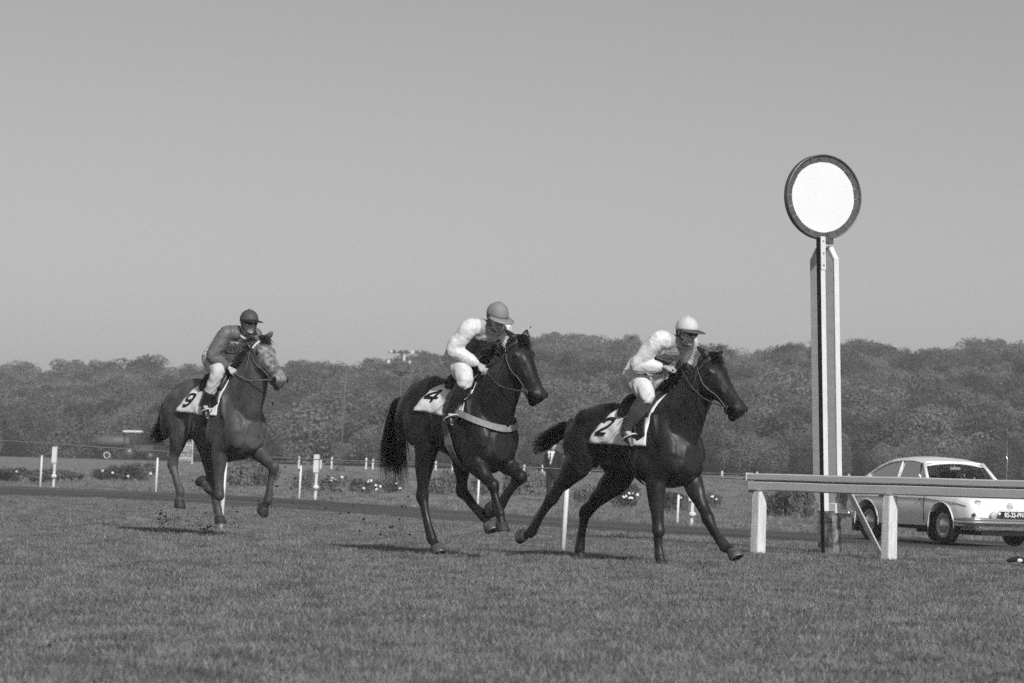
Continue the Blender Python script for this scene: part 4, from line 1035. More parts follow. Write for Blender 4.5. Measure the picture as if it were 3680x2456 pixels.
    b.build('collar', M[J['collar']], jk, True)
    for sd in ('R', 'L'):
        el, wr = A[sd][1], A[sd][2]; b = MB(); limb(b, [el.lerp(wr, .88), el.lerp(wr, .96)], [(.034, .034), (.032, .032)]); b.build('cuff', M[J['cuff']], jk, True)
    # breeches
    mb = MB(); limb(mb, [hipc + dpt * .09 + up * .02, hipc + up * .02, hipc - dpt * .10 + up * .005], [(.145, .12), (.175, .155), (.155, .13)], side, 5, 18)
    for sd in ('R', 'L'):
        hp, kn, an = A[sd][4:7]
        limb(mb, [hipc.lerp(hp, .5) - dpt * .04, hp - dpt * .02, hp.lerp(kn, .5), kn + (kn - an).normalized() * .005, kn.lerp(an, J['brk'])], [(.115, .13), (.115, .128), (.098, .106), (.073, .078), (.062, .068)], side, 5, 16)
    brc = fuse(mb, 'breeches', M[J['breech']], .0105, e, 4, .5)
    me = brc.data; co = np.zeros(len(me.vertices) * 3); me.vertices.foreach_get('co', co); co = co.reshape(-1, 3); no = np.zeros(len(me.vertices) * 3); me.vertices.foreach_get('normal', no); no = no.reshape(-1, 3)
    wv = np.sin(co[:, 0] * 40 + co[:, 2] * 55 + 5 * np.sin(co[:, 1] * 31)) * .003
    me.vertices.foreach_set('co', (co + no * wv[:, None]).reshape(-1)); me.update()
    # boots
    for sd in ('R', 'L'):
        kn, an, to = A[sd][5:8]; ft = (to - an).normalized(); heel = an - ft * .045 + (an - kn).normalized() * .035
        mb = MB(); t0 = kn.lerp(an, J['brk'] + .03)
        limb(mb, [t0, kn.lerp(an, .45 + J['brk'] * .3), kn.lerp(an, .85), an], [(.064, .072), (.066, .078), (.048, .056), (.046, .052)])
        limb(mb, [heel, an + (an - kn).normalized() * .03 + ft * .03, an.lerp(to, .6), to], [(.034, .034), (.040, .042), (.042, .034), (.028, .018)])
        bt = fuse(mb, 'boot', M[J['boot']], .009, e, 3, .5)
        if sd in J.get('soles', 'RL'):
            b = MB(); b.loft([(*(heel + (an - kn).normalized() * .02), .028, .008), (*(an.lerp(to, .6) + (an - kn).normalized() * .03), .034, .006), (*to, .024, .005)], 10, 3); b.build('sole', M['boot'], bt, True)
    # stirrups belong to the saddle
    sd_ = [ch for ch in host.children if ch.name.startswith('saddle')][0]
    for sd in ('R', 'L'):
        kn, an, to = A[sd][5:8]; q = -1 if sd == 'R' else 1; ce = an.lerp(to, .55); ft = (to - an).normalized(); sideb = Vector((0, 1, 0)); upb = ft.cross(sideb); upb = upb if upb.z > 0 else -upb
        ring = []
        for k in range(19):
            a = R(-35 + 250 * k / 18); ring.append(ce + sideb * math.cos(a) * .060 + upb * (math.sin(a) * .085 - .005))
        ring.append(ring[0]); b = MB(); b.tube([tuple(p) for p in ring], .0075, 6); b.build('stirrup', M['stirrup'], sd_, True)
        top = ce + upb * .082; sa_ = Vector((J['bar'][0], q * J['bar'][1], J['bar'][2]))
        b = MB(); b.tube([tuple(top), tuple(top.lerp(sa_, .5) + Vector((0, q * .012, 0))), tuple(sa_)], .012, 5, flat=.4); b.build('stirrup_leather', M['leather_mid'], sd_, True)
    # cap
    cu = (u * math.cos(R(J.get('capt', 8))) - f * math.sin(R(J.get('capt', 8)))).normalized(); cf = cu.cross(s) * -1; cf = cf if cf.dot(f) > 0 else -cf
    cc = c + u * .030 - f * .004; b = MB(); rs = []
    for i in range(10):
        a = R(-8 + 97.5 * i / 9); rr_, hh = math.cos(a), math.sin(a)
        rs.append([cc + cf * (.115 * rr_ * math.cos(q)) + s * (.099 * rr_ * math.sin(q)) + cu * (.112 * hh + .004 * math.cos(6 * q) * (i > 3) * (1 - i / 9)) for q in [2 * math.pi * j / 36 for j in range(36)]])
    b.rings(rs); cp = b.build('cap', M[J['cap']], e, True)
    b = MB(); b.ball(cc + cu * .114, (.012, .012, .007), 10, 6); b.build('button', M[J['cap']], cp, True)
    b = MB(); n = 20; P = []
    for i in range(n + 1):
        a = R(-72 + 144 * i / n); i0 = cc + cf * (.118 * math.cos(a)) + s * (.102 * math.sin(a)) - cu * .008
        ext = .078 * math.cos(a * .95) ** .6 if math.cos(a * .95) > 0 else 0
        o_ = i0 + (cf * math.cos(a * .7) + s * math.sin(a * .7)) * ext - cu * (.012 + .03 * (ext / .078) ** 2 * .5)
        P.append((i0, i0.lerp(o_, .5) + cu * .003, o_))
    for i in range(n):
        for k in range(2): b.add([P[i][k], P[i + 1][k], P[i + 1][k + 1], P[i][k + 1]], [(0, 1, 2, 3)])
    pk = b.build('peak', M[J.get('peak', J['cap'])], cp, True); md = pk.modifiers.new('t', 'SOLIDIFY'); md.thickness = .006
    # goggles and chin strap
    b = MB()
    for q in (-1, 1):
        b.ball(c + f * .088 + s * (q * .034) - u * .000, (.016, .029, .021), 12, 8, Matrix((f, s, u)).transposed())
    gg = b.build('goggles', M['lens'], e, True)
    b = MB(); ring = []
    for k in range(33):
        a = 2 * math.pi * k / 32; ring.append(tuple(c + f * (.097 * math.cos(a) - .003) + s * (.086 * math.sin(a)) + u * (.004 + .012 * (1 - math.cos(a)))))
    b.tube(ring, .010, 5, flat=.35, side=tuple(u)); b.build('strap', M['dark'], gg, True)
    b = MB(); b.tube([tuple(c + s * .098 + u * .03), tuple(c + s * .078 - u * .06 + f * .02), tuple(c + f * .045 - u * .125), tuple(c - s * .078 - u * .06 + f * .02), tuple(c - s * .098 + u * .03)], .006, 5); b.build('chin_strap', M['leather'], cp, True)
    b = MB(); RMx = Matrix((f, s, u)).transposed(); b.ball(c - f * .035 + u * .0, (.075, .082, .075), 14, 9, RMx); b.build('hair', M['hair_h'], e, True)
    return e, A

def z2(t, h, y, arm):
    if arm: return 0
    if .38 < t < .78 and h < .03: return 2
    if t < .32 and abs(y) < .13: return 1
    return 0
def z4(t, h, y, arm):
    if arm: return 0
    if t < .16 and abs(y) < .14: return 1
    if h < .02 and .16 < t < 1.0: return 2
    return 0
def z9(t, h, y, arm):
    if arm: return 2
    if .06 < t < .55 and h < .035: return 0
    if .42 < t and h > -.02: return 0
    if .62 < t: return 0
    return 2
J2, A2 = build_jockey(horse2, dict(label='jockey in white silks and pale cap crouched on the leading horse', head=(.55, 0, 2.125), look=(1, -.05, -.22), neck=(.43, 0, 2.03), hipc=(.0, 0, 1.77),
    sh=(.39, .19, 2.045), el=(.20, .29, 1.815), wr=(.41, .15, 1.80), ha=(.51, .09, 1.795), hip=(.0, .115, 1.73), kn=(.33, .27, 1.535), an=(.12, .31, 1.235), to=(.20, .325, 1.09), bar=(.13, .20, 1.40),
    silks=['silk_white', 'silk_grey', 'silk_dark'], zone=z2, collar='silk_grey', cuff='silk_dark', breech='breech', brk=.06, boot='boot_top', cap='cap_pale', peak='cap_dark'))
J4, A4 = build_jockey(horse4, dict(label='jockey in white and dark silks and grey cap on the middle horse', head=(.52, 0, 2.235), look=(1, -.06, -.45), neck=(.40, 0, 2.13), hipc=(.06, 0, 1.89), capt=4,
    sh=(.38, .19, 2.14), el=(.25, .29, 1.925), wr=(.43, .14, 1.80), ha=(.49, .09, 1.755), hip=(.07, .11, 1.87), kn=(.42, .27, 1.64), an=(.25, .31, 1.36), to=(.31, .325, 1.24), bar=(.18, .20, 1.54),
    silks=['silk_white', 'silk_grey', 'silk_dark'], zone=z4, collar='silk_grey', cuff='silk_white', breech='breech', brk=.12, boot='boot', cap='cap_mid'))
J9, A9 = build_jockey(horse9, dict(label='jockey in dark silks with a white chest hoop and dark cap on the trailing horse', head=(.54, 0, 2.355), look=(1, -.16, -.12), neck=(.41, 0, 2.23), hipc=(.02, 0, 2.00),
    sh=(.39, .19, 2.235), el=(.30, .30, 1.985), wr=(.37, .14, 1.865), ha=(.43, .09, 1.825), hip=(.03, .11, 1.98), kn=(.36, .27, 1.80), an=(.20, .31, 1.465), to=(.27, .325, 1.31), bar=(.14, .20, 1.64),
    silks=['silk_white', 'silk_grey', 'silk_mid'], zone=z9, collar='silk_white', cuff='silk_white', breech='breech_grey', brk=.60, boot='boot', cap='cap_dark', peak='black'))
def whip(host, a, b_, label, tip=True):
    e = empty('whip', host.location.copy(), host.rotation_euler.z); tag(e, label, 'whip', 'riding whips')
    a, b_ = Vector((a[0], -a[1], a[2])), Vector((b_[0], -b_[1], b_[2])); d = (b_ - a).normalized(); m_ = a.lerp(b_, .5) + Vector((0, 0, -.012))
    b = MB(); b.tube([tuple(p) for p in catmull([tuple(a), tuple(m_), tuple(b_)], 5)], [.0075 - .004 * i / 10 for i in range(11)], 6); b.build('shaft', M['leather_pale'], e, True)
    b = MB(); b.tube([tuple(a - d * .10), tuple(a - d * .08), tuple(a + d * .05)], [.008, .011, .010], 8); b.build('grip', M['leather'], e, True)
    b = MB(); b.box(b_ + d * .03, (.012, .003, .07), d.to_track_quat('Z', 'Y').to_matrix()); b.build('keeper', M['leather'], e)
whip(horse2, (.49, .105, 1.775), (.10, .36, 1.31), 'pale whip slanting down from the leading jockey\'s hand to his boot')
whip(horse4, (.47, .105, 1.745), (.00, .36, 1.31), 'thin whip slanting back across the number 4 cloth from the middle jockey\'s hand')

# ------------------------------------------------------------------ rose bushes of the infield
def bush_mesh(seed, n, sz):
    r = random.Random(seed); mb = MB(); L = [(Vector((r.uniform(-.7, .7), r.uniform(-.6, .6), r.uniform(.25, .75))), r.uniform(.22, .42)) for _ in range(16)]
    for i in range(n):
        c_, q = L[r.randrange(16)]; d = Vector((r.gauss(0, 1), r.gauss(0, 1), r.gauss(.2, .9))).normalized(); p = c_ + d * q * r.uniform(.55, 1.1)
        if p.z < .02: p.z = r.uniform(.02, .3)
        nr = (d + Vector((r.gauss(0, .7), r.gauss(0, .7), r.gauss(.3, .6)))).normalized(); u = Matrix.Rotation(r.uniform(0, 6.28), 3, nr) @ nr.orthogonal().normalized(); v = nr.cross(u); s_ = sz * r.uniform(.6, 1.3)
        mb.add([p - u * s_, p - v * s_ * .55, p + u * s_, p + v * s_ * .55 + nr * s_ * .2], [(0, 1, 2, 3)])
    return mb
BUSH = [bush_mesh(80 + i, 1500, .075).mesh('foliage', M['leaf_rose']) for i in range(4)]
def stems_mesh(seed):
    r = random.Random(seed); mb = MB()
    for i in range(9):
        a = r.uniform(0, 6.28); q = r.uniform(.2, .7); mb.tube([(.1 * math.cos(a), .1 * math.sin(a), -.15), (q * .5 * math.cos(a), q * .5 * math.sin(a), .4), (q * math.cos(a), q * math.sin(a), .95)], [.022, .016, .008], 5)
    return mb
STEM = stems_mesh(3).mesh('stems', M['bark'])
fl_ = MB(); r_ = random.Random(2)
for k in range(9):
    a = 2 * math.pi * k / 9; t2 = .35 + .3 * (k % 3); fl_.ball((.45 * math.cos(a) * t2 * 1.6, .45 * math.sin(a) * t2 * 1.6, .1 * (k % 3)), (.42, .42, .26), 6, 4)
FLOWER = fl_.mesh('flower', M['petal'], True)
def bush(px0, px1, ytop, ybase, label, flowers=(), k=0):
    c_ = ground_hit((px0 + px1) / 2, ybase - 3); d = c_.y; wd = (px1 - px0) / F * d; h = (ybase - ytop) / F * d * 1.0
    e = empty('rose_bush', (c_.x, d + wd * .25, gz(c_.x, d) - .02)); tag(e, label, 'bush', 'rose bushes on the infield')
    o = link('foliage', BUSH[k % 4], e); o.scale = (wd * .64, wd * .48, h * 1.0); o.rotation_euler = (0, 0, random.choice((0, .2, 3.14, -.2)))
    o = link('stems', STEM, e); o.scale = (wd * .4, wd * .4, h * .9)
    for fx, fy in flowers:
        p = at(fx, fy, d - wd * .12); o = link('flower', FLOWER, e); o.location = p - e.location; s_ = random.uniform(.030, .055); o.scale = (s_,) * 3; o.rotation_euler = (random.uniform(.6, 1.3), random.uniform(-.4, .4), random.uniform(-.6, .6))
BUSHES = [(-60, 95, 1686, 1738, 'rose bush cut by the left edge of the picture', [(60, 1695)]),
 (80, 215, 1690, 1738, 'rose bush behind the two leftmost white posts', [(60 + 90, 1700)]),
 (205, 300, 1694, 1734, 'low rose bush just right of the leftmost white posts', []),
 (335, 450, 1672, 1732, 'rose bush with a white bloom below the tank trailer', [(369, 1693), (405, 1700)]),
 (440, 552, 1668, 1733, 'rose bush with white blooms left of the thin stake behind horse nine', [(460, 1712), (541, 1703)]),
 (800, 905, 1660, 1752, 'rose bush under the belly of the horse numbered nine', []),
 (895, 1005, 1664, 1752, 'rose bush in front of the far foreleg of the horse numbered nine', []),
 (1055, 1130, 1690, 1768, 'dark rose bush beside the white post with the dark box', [(1160, 1730)]),
 (1140, 1250, 1712, 1776, 'rose bush with large white blooms right of the dark box', [(1192, 1719), (1229, 1716), (1191, 1727), (1205, 1722)]),
 (1245, 1345, 1722, 1778, 'rose bush with small white blooms left of the hanging tail', [(1324, 1731), (1334, 1728), (1307, 1756), (1353, 1759), (1367, 1749)]),
 (1335, 1440, 1716, 1776, 'rose bush with white blooms below the hanging tail', [(1424, 1738), (1437, 1754), (1350, 1745)]),
 (1535, 1645, 1690, 1784, 'rose bush between the hind legs of the horse numbered four', []),
 (1695, 1775, 1715, 1788, 'rose bush behind the forelegs of the horse numbered four', []),
 (1800, 1890, 1692, 1786, 'tall rose bush right of the forelegs of the horse numbered four', []),
 (1885, 1975, 1690, 1784, 'tall rose bush left of the man in the dark suit', []),
 (2066, 2150, 1738, 1812, 'rose bush between the hind legs of the leading horse', []),
 (2205, 2305, 1748, 1828, 'rose bush with a bunch of white blooms under the belly of the leading horse', [(2222, 1769), (2241, 1787), (2262, 1774), (2274, 1772), (2263, 1790), (2291, 1779), (2270, 1791), (2249, 1784)]),
 (2374, 2476, 1772, 1842, 'rose bush between the forelegs of the leading horse', [(2447, 1790)]),
 (2545, 2596, 1772, 1832, 'small rose bush right of the reaching foreleg of the leading horse', [(2560, 1786), (2575, 1795)]),
 (2750, 2850, 1742, 1862, 'leafy bush under the rail beside its first post', []),
 (2840, 2945, 1740, 1866, 'leafy bush under the rail left of the finishing post', []),
 (3005, 3070, 1745, 1868, 'leafy bush between the finishing post and the white car', [])]
for k, (a, b__, c__, d__, lb, fl) in enumerate(BUSHES): bush(a, b__, c__, d__, lb, fl, k)

# marker posts at the path edge
def marker(px, ytop, ybase, label, dark=True, k=1.0):
    g0 = on_track(px, P1, 21.2); d = g0.y; h = at(px, ytop, d).z - g0.z
    e = empty('marker_post', g0, R(-18)); tag(e, label, 'post', 'marker posts beside the path')
    tl = math.tan(R(1.8)); Mx = Matrix.Shear('XY', 4, (tl, 0)) if False else None
    def sk(b): b.v = [(v[0] + v[2] * tl, v[1], v[2]) for v in b.v]; return b
    b = MB(); b.box((0, 0, h * .45), (.055, .055, h * 1.1), bev=.004); sk(b).build('shaft', M['white'], e)
    b = MB(); b.box((-.02, -.012, h * .80), (.125, .085, h * .40), bev=.005); sk(b).build('plate', M['white'], e)
    b = MB(); b.lathe([(0, -.05), (.05, -.045), (.085, 0), (.06, .05), (.0, .06)], 14, Matrix.Translation((.01, -.03, h * .27))); sk(b).build('knob', M['white_old'], e, True)
    if dark:
        b = MB(); b.box((-.17, -.01, h * .52), (.13, .10, h * .28), bev=.006); sk(b).build('box', M['rim'], e)
        b = MB(); b.box((-.08, .0, h * .56), (.1, .02, .02)); sk(b).build('arm', M['steel'], e)
marker(194, 1606, 1737, 'white marker post without a box near the left edge', False)
marker(1136, 1634, 1786, 'white marker post with a dark box on its left side')
marker(2490, 1745, 1893, 'white marker post with a dark box partly behind the leading horse\'s far foreleg')

# ------------------------------------------------------------------ far fence
ff = empty('far_fence', at(1600, 1690, 140)); ff.location.z = 0; tag(ff, 'far low fence of small white posts and a single wire across the infield', 'fence')
FP = [(930, 1640, 1664), (1074, 1641, 1659), (1152, 1652, 1674), (1191, 1643, 1672), (1315, 1646, 1672), (1339, 1651, 1680), (1565, 1658, 1688), (1625, 1662, 1690), (1643, 1672, 1692), (1883, 1671, 1697), (1949, 1672, 1698), (2005, 1673, 1698), (2091, 1689, 1702), (2116, 1689, 1706), (2350, 1692, 1712), (2594, 1696, 1714), (2720, 1696, 1716), (3050, 1712, 1730), (3500, 1722, 1742)]
prev = None
for px, yt, yb in FP:
    d = 138; p = at(px, yb, d); q = at(px, yt, d); gzz = gz(p.x, p.y); h = max(.25, q.z - gzz)
    b = MB(); b.tube([(p.x - ff.location.x, p.y - ff.location.y, gzz - .1), (p.x - ff.location.x + .012, p.y - ff.location.y, gzz + h)], .042, 6); b.build('post', M['white'], ff)
    cur = Vector((p.x - ff.location.x, p.y - ff.location.y, gzz + h * .55))
    if prev is not None:
        b = MB(); b.tube([tuple(prev), tuple(cur)], .008, 5); b.build('wire', M['rope'], ff)
    prev = cur

# floodlight mast
d = 172; base = at(1431, 1690, d); base.z = gz(base.x, base.y); mast = empty('floodlight_mast', base); tag(mast, 'tall floodlight mast with two rows of lamps above a work platform', 'mast')
hz_ = lambda py: at(1431, py, d).z - base.z
def mx(px): return (px - 1433) / F * d
b = MB(); b.tube([(0, 0, -.3), (0, 0, hz_(1350)), (.02, 0, hz_(1262))], [.11, .08, .05], 8); b.build('pole', M['rim'], mast, True)
zp = hz_(1337)
b = MB(); b.box((0, 0, zp), (1.05, .8, .06)); pf = b.build('platform', M['dark'], mast)
for xx in (-.5, -.17, .2, .5):
    b = MB(); b.tube([(xx, -.38, zp), (xx, -.38, hz_(1306))], .028, 5); b.build('upright', M['rim'], pf)
for xx in (-.5, .5):
    b = MB(); b.tube([(xx * .7, 0, zp - .02), (0, 0, zp - .28)], .03, 5); b.build('strut', M['rim'], pf)
for py, pxs in ((1268, (1396, 1408, 1431, 1446, 1455, 1472, 1487)), (1305, (1388, 1400, 1411, 1424, 1450, 1464, 1476, 1486))):
    b = MB(); b.box((0, -.1, hz_(py)), (1.5, .06, .06)); bar = b.build('crossbar', M['rim'], mast)
    for k, px in enumerate(pxs):
        bright = k % 5 == 0; ty = R(random.uniform(-40, 40)); RMx = Matrix.Translation((mx(px), -.18, hz_(py) + .02)) @ Matrix.Rotation(ty, 4, 'Z') @ Matrix.Rotation(R(70), 4, 'X')
        b = MB(); b.lathe([(0, -.10), (.05, -.09), (.10, .0), (.12, .06), (.0, .045)], 12, RMx); b.build('lamp', M['rail' if bright else 'rim'], bar, True)
b = MB(); b.box((mx(1444), -.14, hz_(1287)), (.13, .1, .36), bev=.01); b.build('control_box', M['rail'], mast)
d = 132; base = at(1222, 1696, d); base.z = gz(base.x, base.y); pole2 = empty('slender_pole', base); tag(pole2, 'slender grey pole standing alone between the horses nine and four', 'pole')
hh = at(1234, 1312, d).z - base.z
b = MB(); b.tube([(0, 0, -.2), (.07, 0, hh * .5), (.15, 0, hh)], [.05, .035, .02], 8); b.build('shaft', mat('weathered_pole', .13, .9), pole2, True)
b = MB(); b.lathe([(0, 0), (.24, 0), (.2, .12), (.07, .2), (0, .2)], 12); b.build('footing', M['rim'], pole2, True)
b = MB(); b.ball((.15, 0, hh), .04, 8, 6); b.build('finial', M['rim_out'], pole2, True)

# tank trailer and tractor far left
d = 196; g0 = at(400, 1652, d); tz = .70
g0.z = gz(g0.x, g0.y)
tank = empty('tank_trailer', g0); tag(tank, 'dark cylindrical tank trailer on wheels at the foot of the wood, far left', 'trailer')
kx = lambda px: (px - 400) / F * d
kz = lambda py: at(400, py, d).z - g0.z
rt_k = (kz(1566) - kz(1606)) / 2; zc = (kz(1566) + kz(1606)) / 2; ML = Matrix.Translation((kx(345), 0, zc)) @ Matrix.Rotation(R(90), 4, 'Y'); Lk = kx(462) - kx(345)
b = MB(); b.lathe([(0, -.05), (rt_k * .7, -.04), (rt_k, .03), (rt_k, Lk - .03), (rt_k * .7, Lk + .04), (0, Lk + .05)], 24, ML); b.build('tank', mat('tank_paint', .10, .5, .2, 3), tank, True)
for f in (.08, .5, .92):
    b = MB(); b.lathe([(rt_k + .002, Lk * f - .03), (rt_k + .02, Lk * f - .02), (rt_k + .02, Lk * f + .02), (rt_k + .002, Lk * f + .03)], 24, ML); b.build('band', M['rim'], tank, True)
b = MB(); b.box((kx(405), 0, kz(1609)), (Lk * 1.05, .8, .10)); b.build('chassis', M['dark'], tank)
b = MB(); b.lathe([(0, 0), (.13, 0), (.13, .1), (0, .12)], 12, Matrix.Translation((kx(380), 0, zc + rt_k - .02))); b.build('hatch', M['rim'], tank, True)
for yy in (-.42, .42):
    for px in (387, 437):
        wz = kz(1640) ; RMx = Matrix.Translation((kx(px), yy, .28)) @ Matrix.Rotation(R(90), 4, 'X')
        b = MB(); b.lathe([(0, -.07), (.17, -.07), (.28, -.06), (.29, 0), (.28, .06), (.17, .07), (0, .07)], 20, RMx); wh = b.build('wheel', M['dark'], tank, True)
        b = MB(); b.rings([[RMx @ Vector((r2 * math.cos(a), r2 * math.sin(a), z2_)) for r2, z2_ in ((.17, -.09), (.215, -.09), (.215, .09), (.17, .09))] for a in [2 * math.pi * q / 24 for q in range(24)]], False, True); b.build('rim', M['white_old'] if px == 387 else M['rim'], wh, True)
tr = empty('tractor', at(500, 1652, d)); tr.location.z = gz(tr.location.x, d); tag(tr, 'tractor with a bright white canopy in front of the tank trailer', 'tractor')
b = MB(); b.box((.1, 0, .75), (1.6, .55, .5), bev=.06); b.build('engine_hood', mat('tractor_paint', .07, .5, .2, 4), tr)
b = MB(); b.box((-.45, 0, 1.86), (1.25, .95, .13), bev=.04); cn = b.build('canopy', M['white'], tr)
for xx, yy in ((-.95, -.4), (-.95, .4), (.05, -.4), (.05, .4)):
    b = MB(); b.tube([(xx, yy, .7), (xx, yy, 1.82)], .025, 6); b.build('canopy_post', M['dark'], cn)
b = MB(); b.box((-.6, 0, 1.0), (.4, .45, .12), bev=.03); b.build('seat', M['dark'], tr)
for xx, rr in ((-.65, .52), (.75, .32)):
    for yy in (-.42, .42):
        b = MB(); RMx = Matrix.Translation((xx, yy, rr)) @ Matrix.Rotation(R(90), 4, 'X'); b.lathe([(0, -.08), (rr * .6, -.08), (rr * .95, -.1), (rr, 0), (rr * .95, .1), (rr * .6, .08), (0, .08)], 22, RMx); wh = b.build('wheel', M['dark'], tr, True)
        b = MB(); b.lathe([(0, -.09), (rr * .5, -.09), (rr * .55, .09), (0, .09)], 16, RMx); b.build('hub', M['rim_out'], wh, True)
# slatted gate in the distance
d = 150; g0 = at(660, 1655, d); g0.z = gz(g0.x, d); gt = empty('slatted_gate', g0); tag(gt, 'pale upright-slatted gate seen beneath the belly of horse nine', 'gate')
for i in range(9):
    b = MB(); b.box((-.32 + .08 * i, 0, .62), (.035, .02, .95)); b.build('slat', M['rail'], gt)
for zz in (.3, .95):
    b = MB(); b.box((0, .022, zz), (.75, .02, .05)); b.build('cross_rail', M['rail'], gt)
for xx in (-.42, .42):
    b = MB(); b.box((xx, 0, .55), (.07, .07, 1.3), bev=.006); b.build('gate_post', M['rail'], gt)

# ------------------------------------------------------------------ man in the dark suit
d = 88; g0 = at(1984, 1750, d); g0.z = gz(g0.x, d); man = empty('person', g0, R(-25)); tag(man, 'man in a dark suit and white shirt standing behind the leading horse\'s tail', 'person')
mb = MB(); V3 = Vector
add_head(mb, V3((0.02, 0, 1.62)), V3((.0, -1, 0)), V3((1, 0, 0)), V3((0, 0, 1)))
mb.loft([(0, 0, 1.58, .05, .055), (0, 0, 1.48, .055, .058), (0, 0, 1.42, .10, .08), (0, 0, 1.30, .17, .11), (0, 0, 1.05, .15, .11), (0, 0, .90, .16, .12)], 16, 4, side=(1, 0, 0))
for q in (-1, 1):
    mb.loft([(q * .10, 0, 1.42, .06, .06), (q * .20, .01, 1.36, .055, .06), (q * .245, .03, 1.10, .042, .048), (q * .25, -.02, .86, .030, .034)], 12, 4, side=(1, 0, 0))
    add_hand(mb, V3((q * .25, -.02, .86)), V3((q * .25, -.05, .76)), (q, 0, 0), (0, 1, 0))
    mb.loft([(q * .08, 0, .95, .10, .11), (q * .10, 0, .72, .085, .09), (q * .105, 0, .48, .06, .065), (q * .11, .02, .28, .055, .06), (q * .11, .02, .08, .04, .045)], 12, 4, side=(1, 0, 0))
    mb.loft([(q * .11, .05, .05, .035, .04), (q * .115, -.08, .04, .042, .035), (q * .12, -.19, .03, .03, .022)], 10, 3, side=(1, 0, 0))
fuse(mb, 'body', M['skin'], .01, man, 3)
mb = MB(); mb.loft([(0, .01, 1.46, .08, .07), (0, 0, 1.41, .165, .10), (0, 0, 1.28, .205, .135), (0, 0, 1.05, .185, .135), (0, 0, .82, .20, .145)], 18, 4, side=(1, 0, 0))
for q in (-1, 1): mb.loft([(q * .11, 0, 1.41, .075, .08), (q * .205, .01, 1.36, .07, .075), (q * .25, .03, 1.10, .057, .063), (q * .255, -.015, .88, .045, .05)], 12, 4, side=(1, 0, 0))
jc = fuse(mb, 'jacket', M['suit'], .012, man, 3)
mb = MB()
for q in (-1, 1): mb.loft([(q * .08, 0, .92, .115, .13), (q * .10, 0, .70, .10, .105), (q * .108, .01, .40, .078, .082), (q * .11, .02, .08, .065, .075)], 12, 4, side=(1, 0, 0))
fuse(mb, 'trousers', M['suit'], .012, man, 3)
b = MB(); b.add([V3((-.11, -.118, 1.46)), V3((.11, -.118, 1.46)), V3((.06, -.165, 1.28)), V3((0, -.168, 1.06)), V3((-.06, -.165, 1.28))], [(0, 1, 2, 3, 4)]); o = b.build('shirt_front', M['petal'], jc); o.modifiers.new('t', 'SOLIDIFY').thickness = .02
b = MB(); b.tube([(0, -.17, 1.43), (0, -.185, 1.25), (0, -.185, 1.15)], [.012, .02, .014], 6, flat=.5); b.build('necktie', M['suit'], jc, True)
b = MB(); b.ball((0.02, .025, 1.665), (.082, .095, .075), 14, 9); b.build('hair', M['hair_h'], man, True)
for q in (-1, 1):
    b = MB(); b.loft([(q * .11, .06, .045, .045, .045), (q * .115, -.08, .045, .05, .04), (q * .12, -.20, .035, .036, .026)], 10, 3, side=(1, 0, 0)); b.build('shoe', M['boot'], man, True)

# ------------------------------------------------------------------ turf thrown up by the hooves
mb = MB(); r_ = random.Random(11)
def clod(p, s_):
    RMx = Matrix.Rotation(r_.uniform(0, 6), 3, Vector((r_.random(), r_.random(), r_.random() + .1)).normalized()); o = len(mb.v)
    mb.ball(p, (s_ * r_.uniform(.6, 1.3), s_ * r_.uniform(.5, 1), s_ * r_.uniform(.4, .9)), 6, 4, RMx)
    for i in range(o, len(mb.v)): mb.v[i] = tuple(a + r_.gauss(0, s_ * .12) for a in mb.v[i])
for cx_, cy_, sx2, sy2, n, smin, smax, dd in ((588, 1872, 12, 26, 34, .005, .016, 34.3), (735, 1908, 14, 9, 24, .005, .018, 33.6), (640, 1872, 60, 32, 70, .004, .012, 34.2), (800, 1850, 180, 60, 70, .004, .013, 33.5), (1300, 1880, 170, 60, 26, .005, .016, 30.5), (1020, 1790, 190, 70, 26, .006, .017, 33.0), (860, 1560, 140, 120, 12, .005, .014, 33.2)):
    for k in range(n):
        px, py = r_.gauss(cx_, sx2), min(r_.gauss(cy_, sy2), 1922); clod(at(px, py, dd + r_.gauss(0, .5)), r_.uniform(smin, smax))
for px, py, s_ in ((1406, 1894, .028), (1060, 1720, .02), (1180, 1712, .016), (1560, 1722, .012), (980, 1450, .022), (1907, 1176, .012), (866, 1700, .03), (1225, 1765, .016), (930, 1800, .018)): clod(at(px, py, 32), s_)
o = mb.build('flying_turf', mat('turf_clod', .03, .95, .4, 20)); tag(o, 'crumbs of turf flying up behind the galloping hooves', 'turf crumbs', kind='stuff')
# litter in the grass by the right edge
p = ground_hit(3655, 2040); e = empty('leather_strap', p); tag(e, 'small dark strap lying on the grass at the right edge', 'strap')
b = MB(); b.tube([(-.10, 0, .06), (0, .03, .085), (.10, .0, .06), (.2, .05, .05)], [.02, .03, .03, .02], 6, flat=.4); b.build('band', M['dark'], e, True)
b = MB(); b.ball((.02, -.03, .07), (.03, .012, .02), 8, 6); b.build('buckle', M['white_old'], e, True)

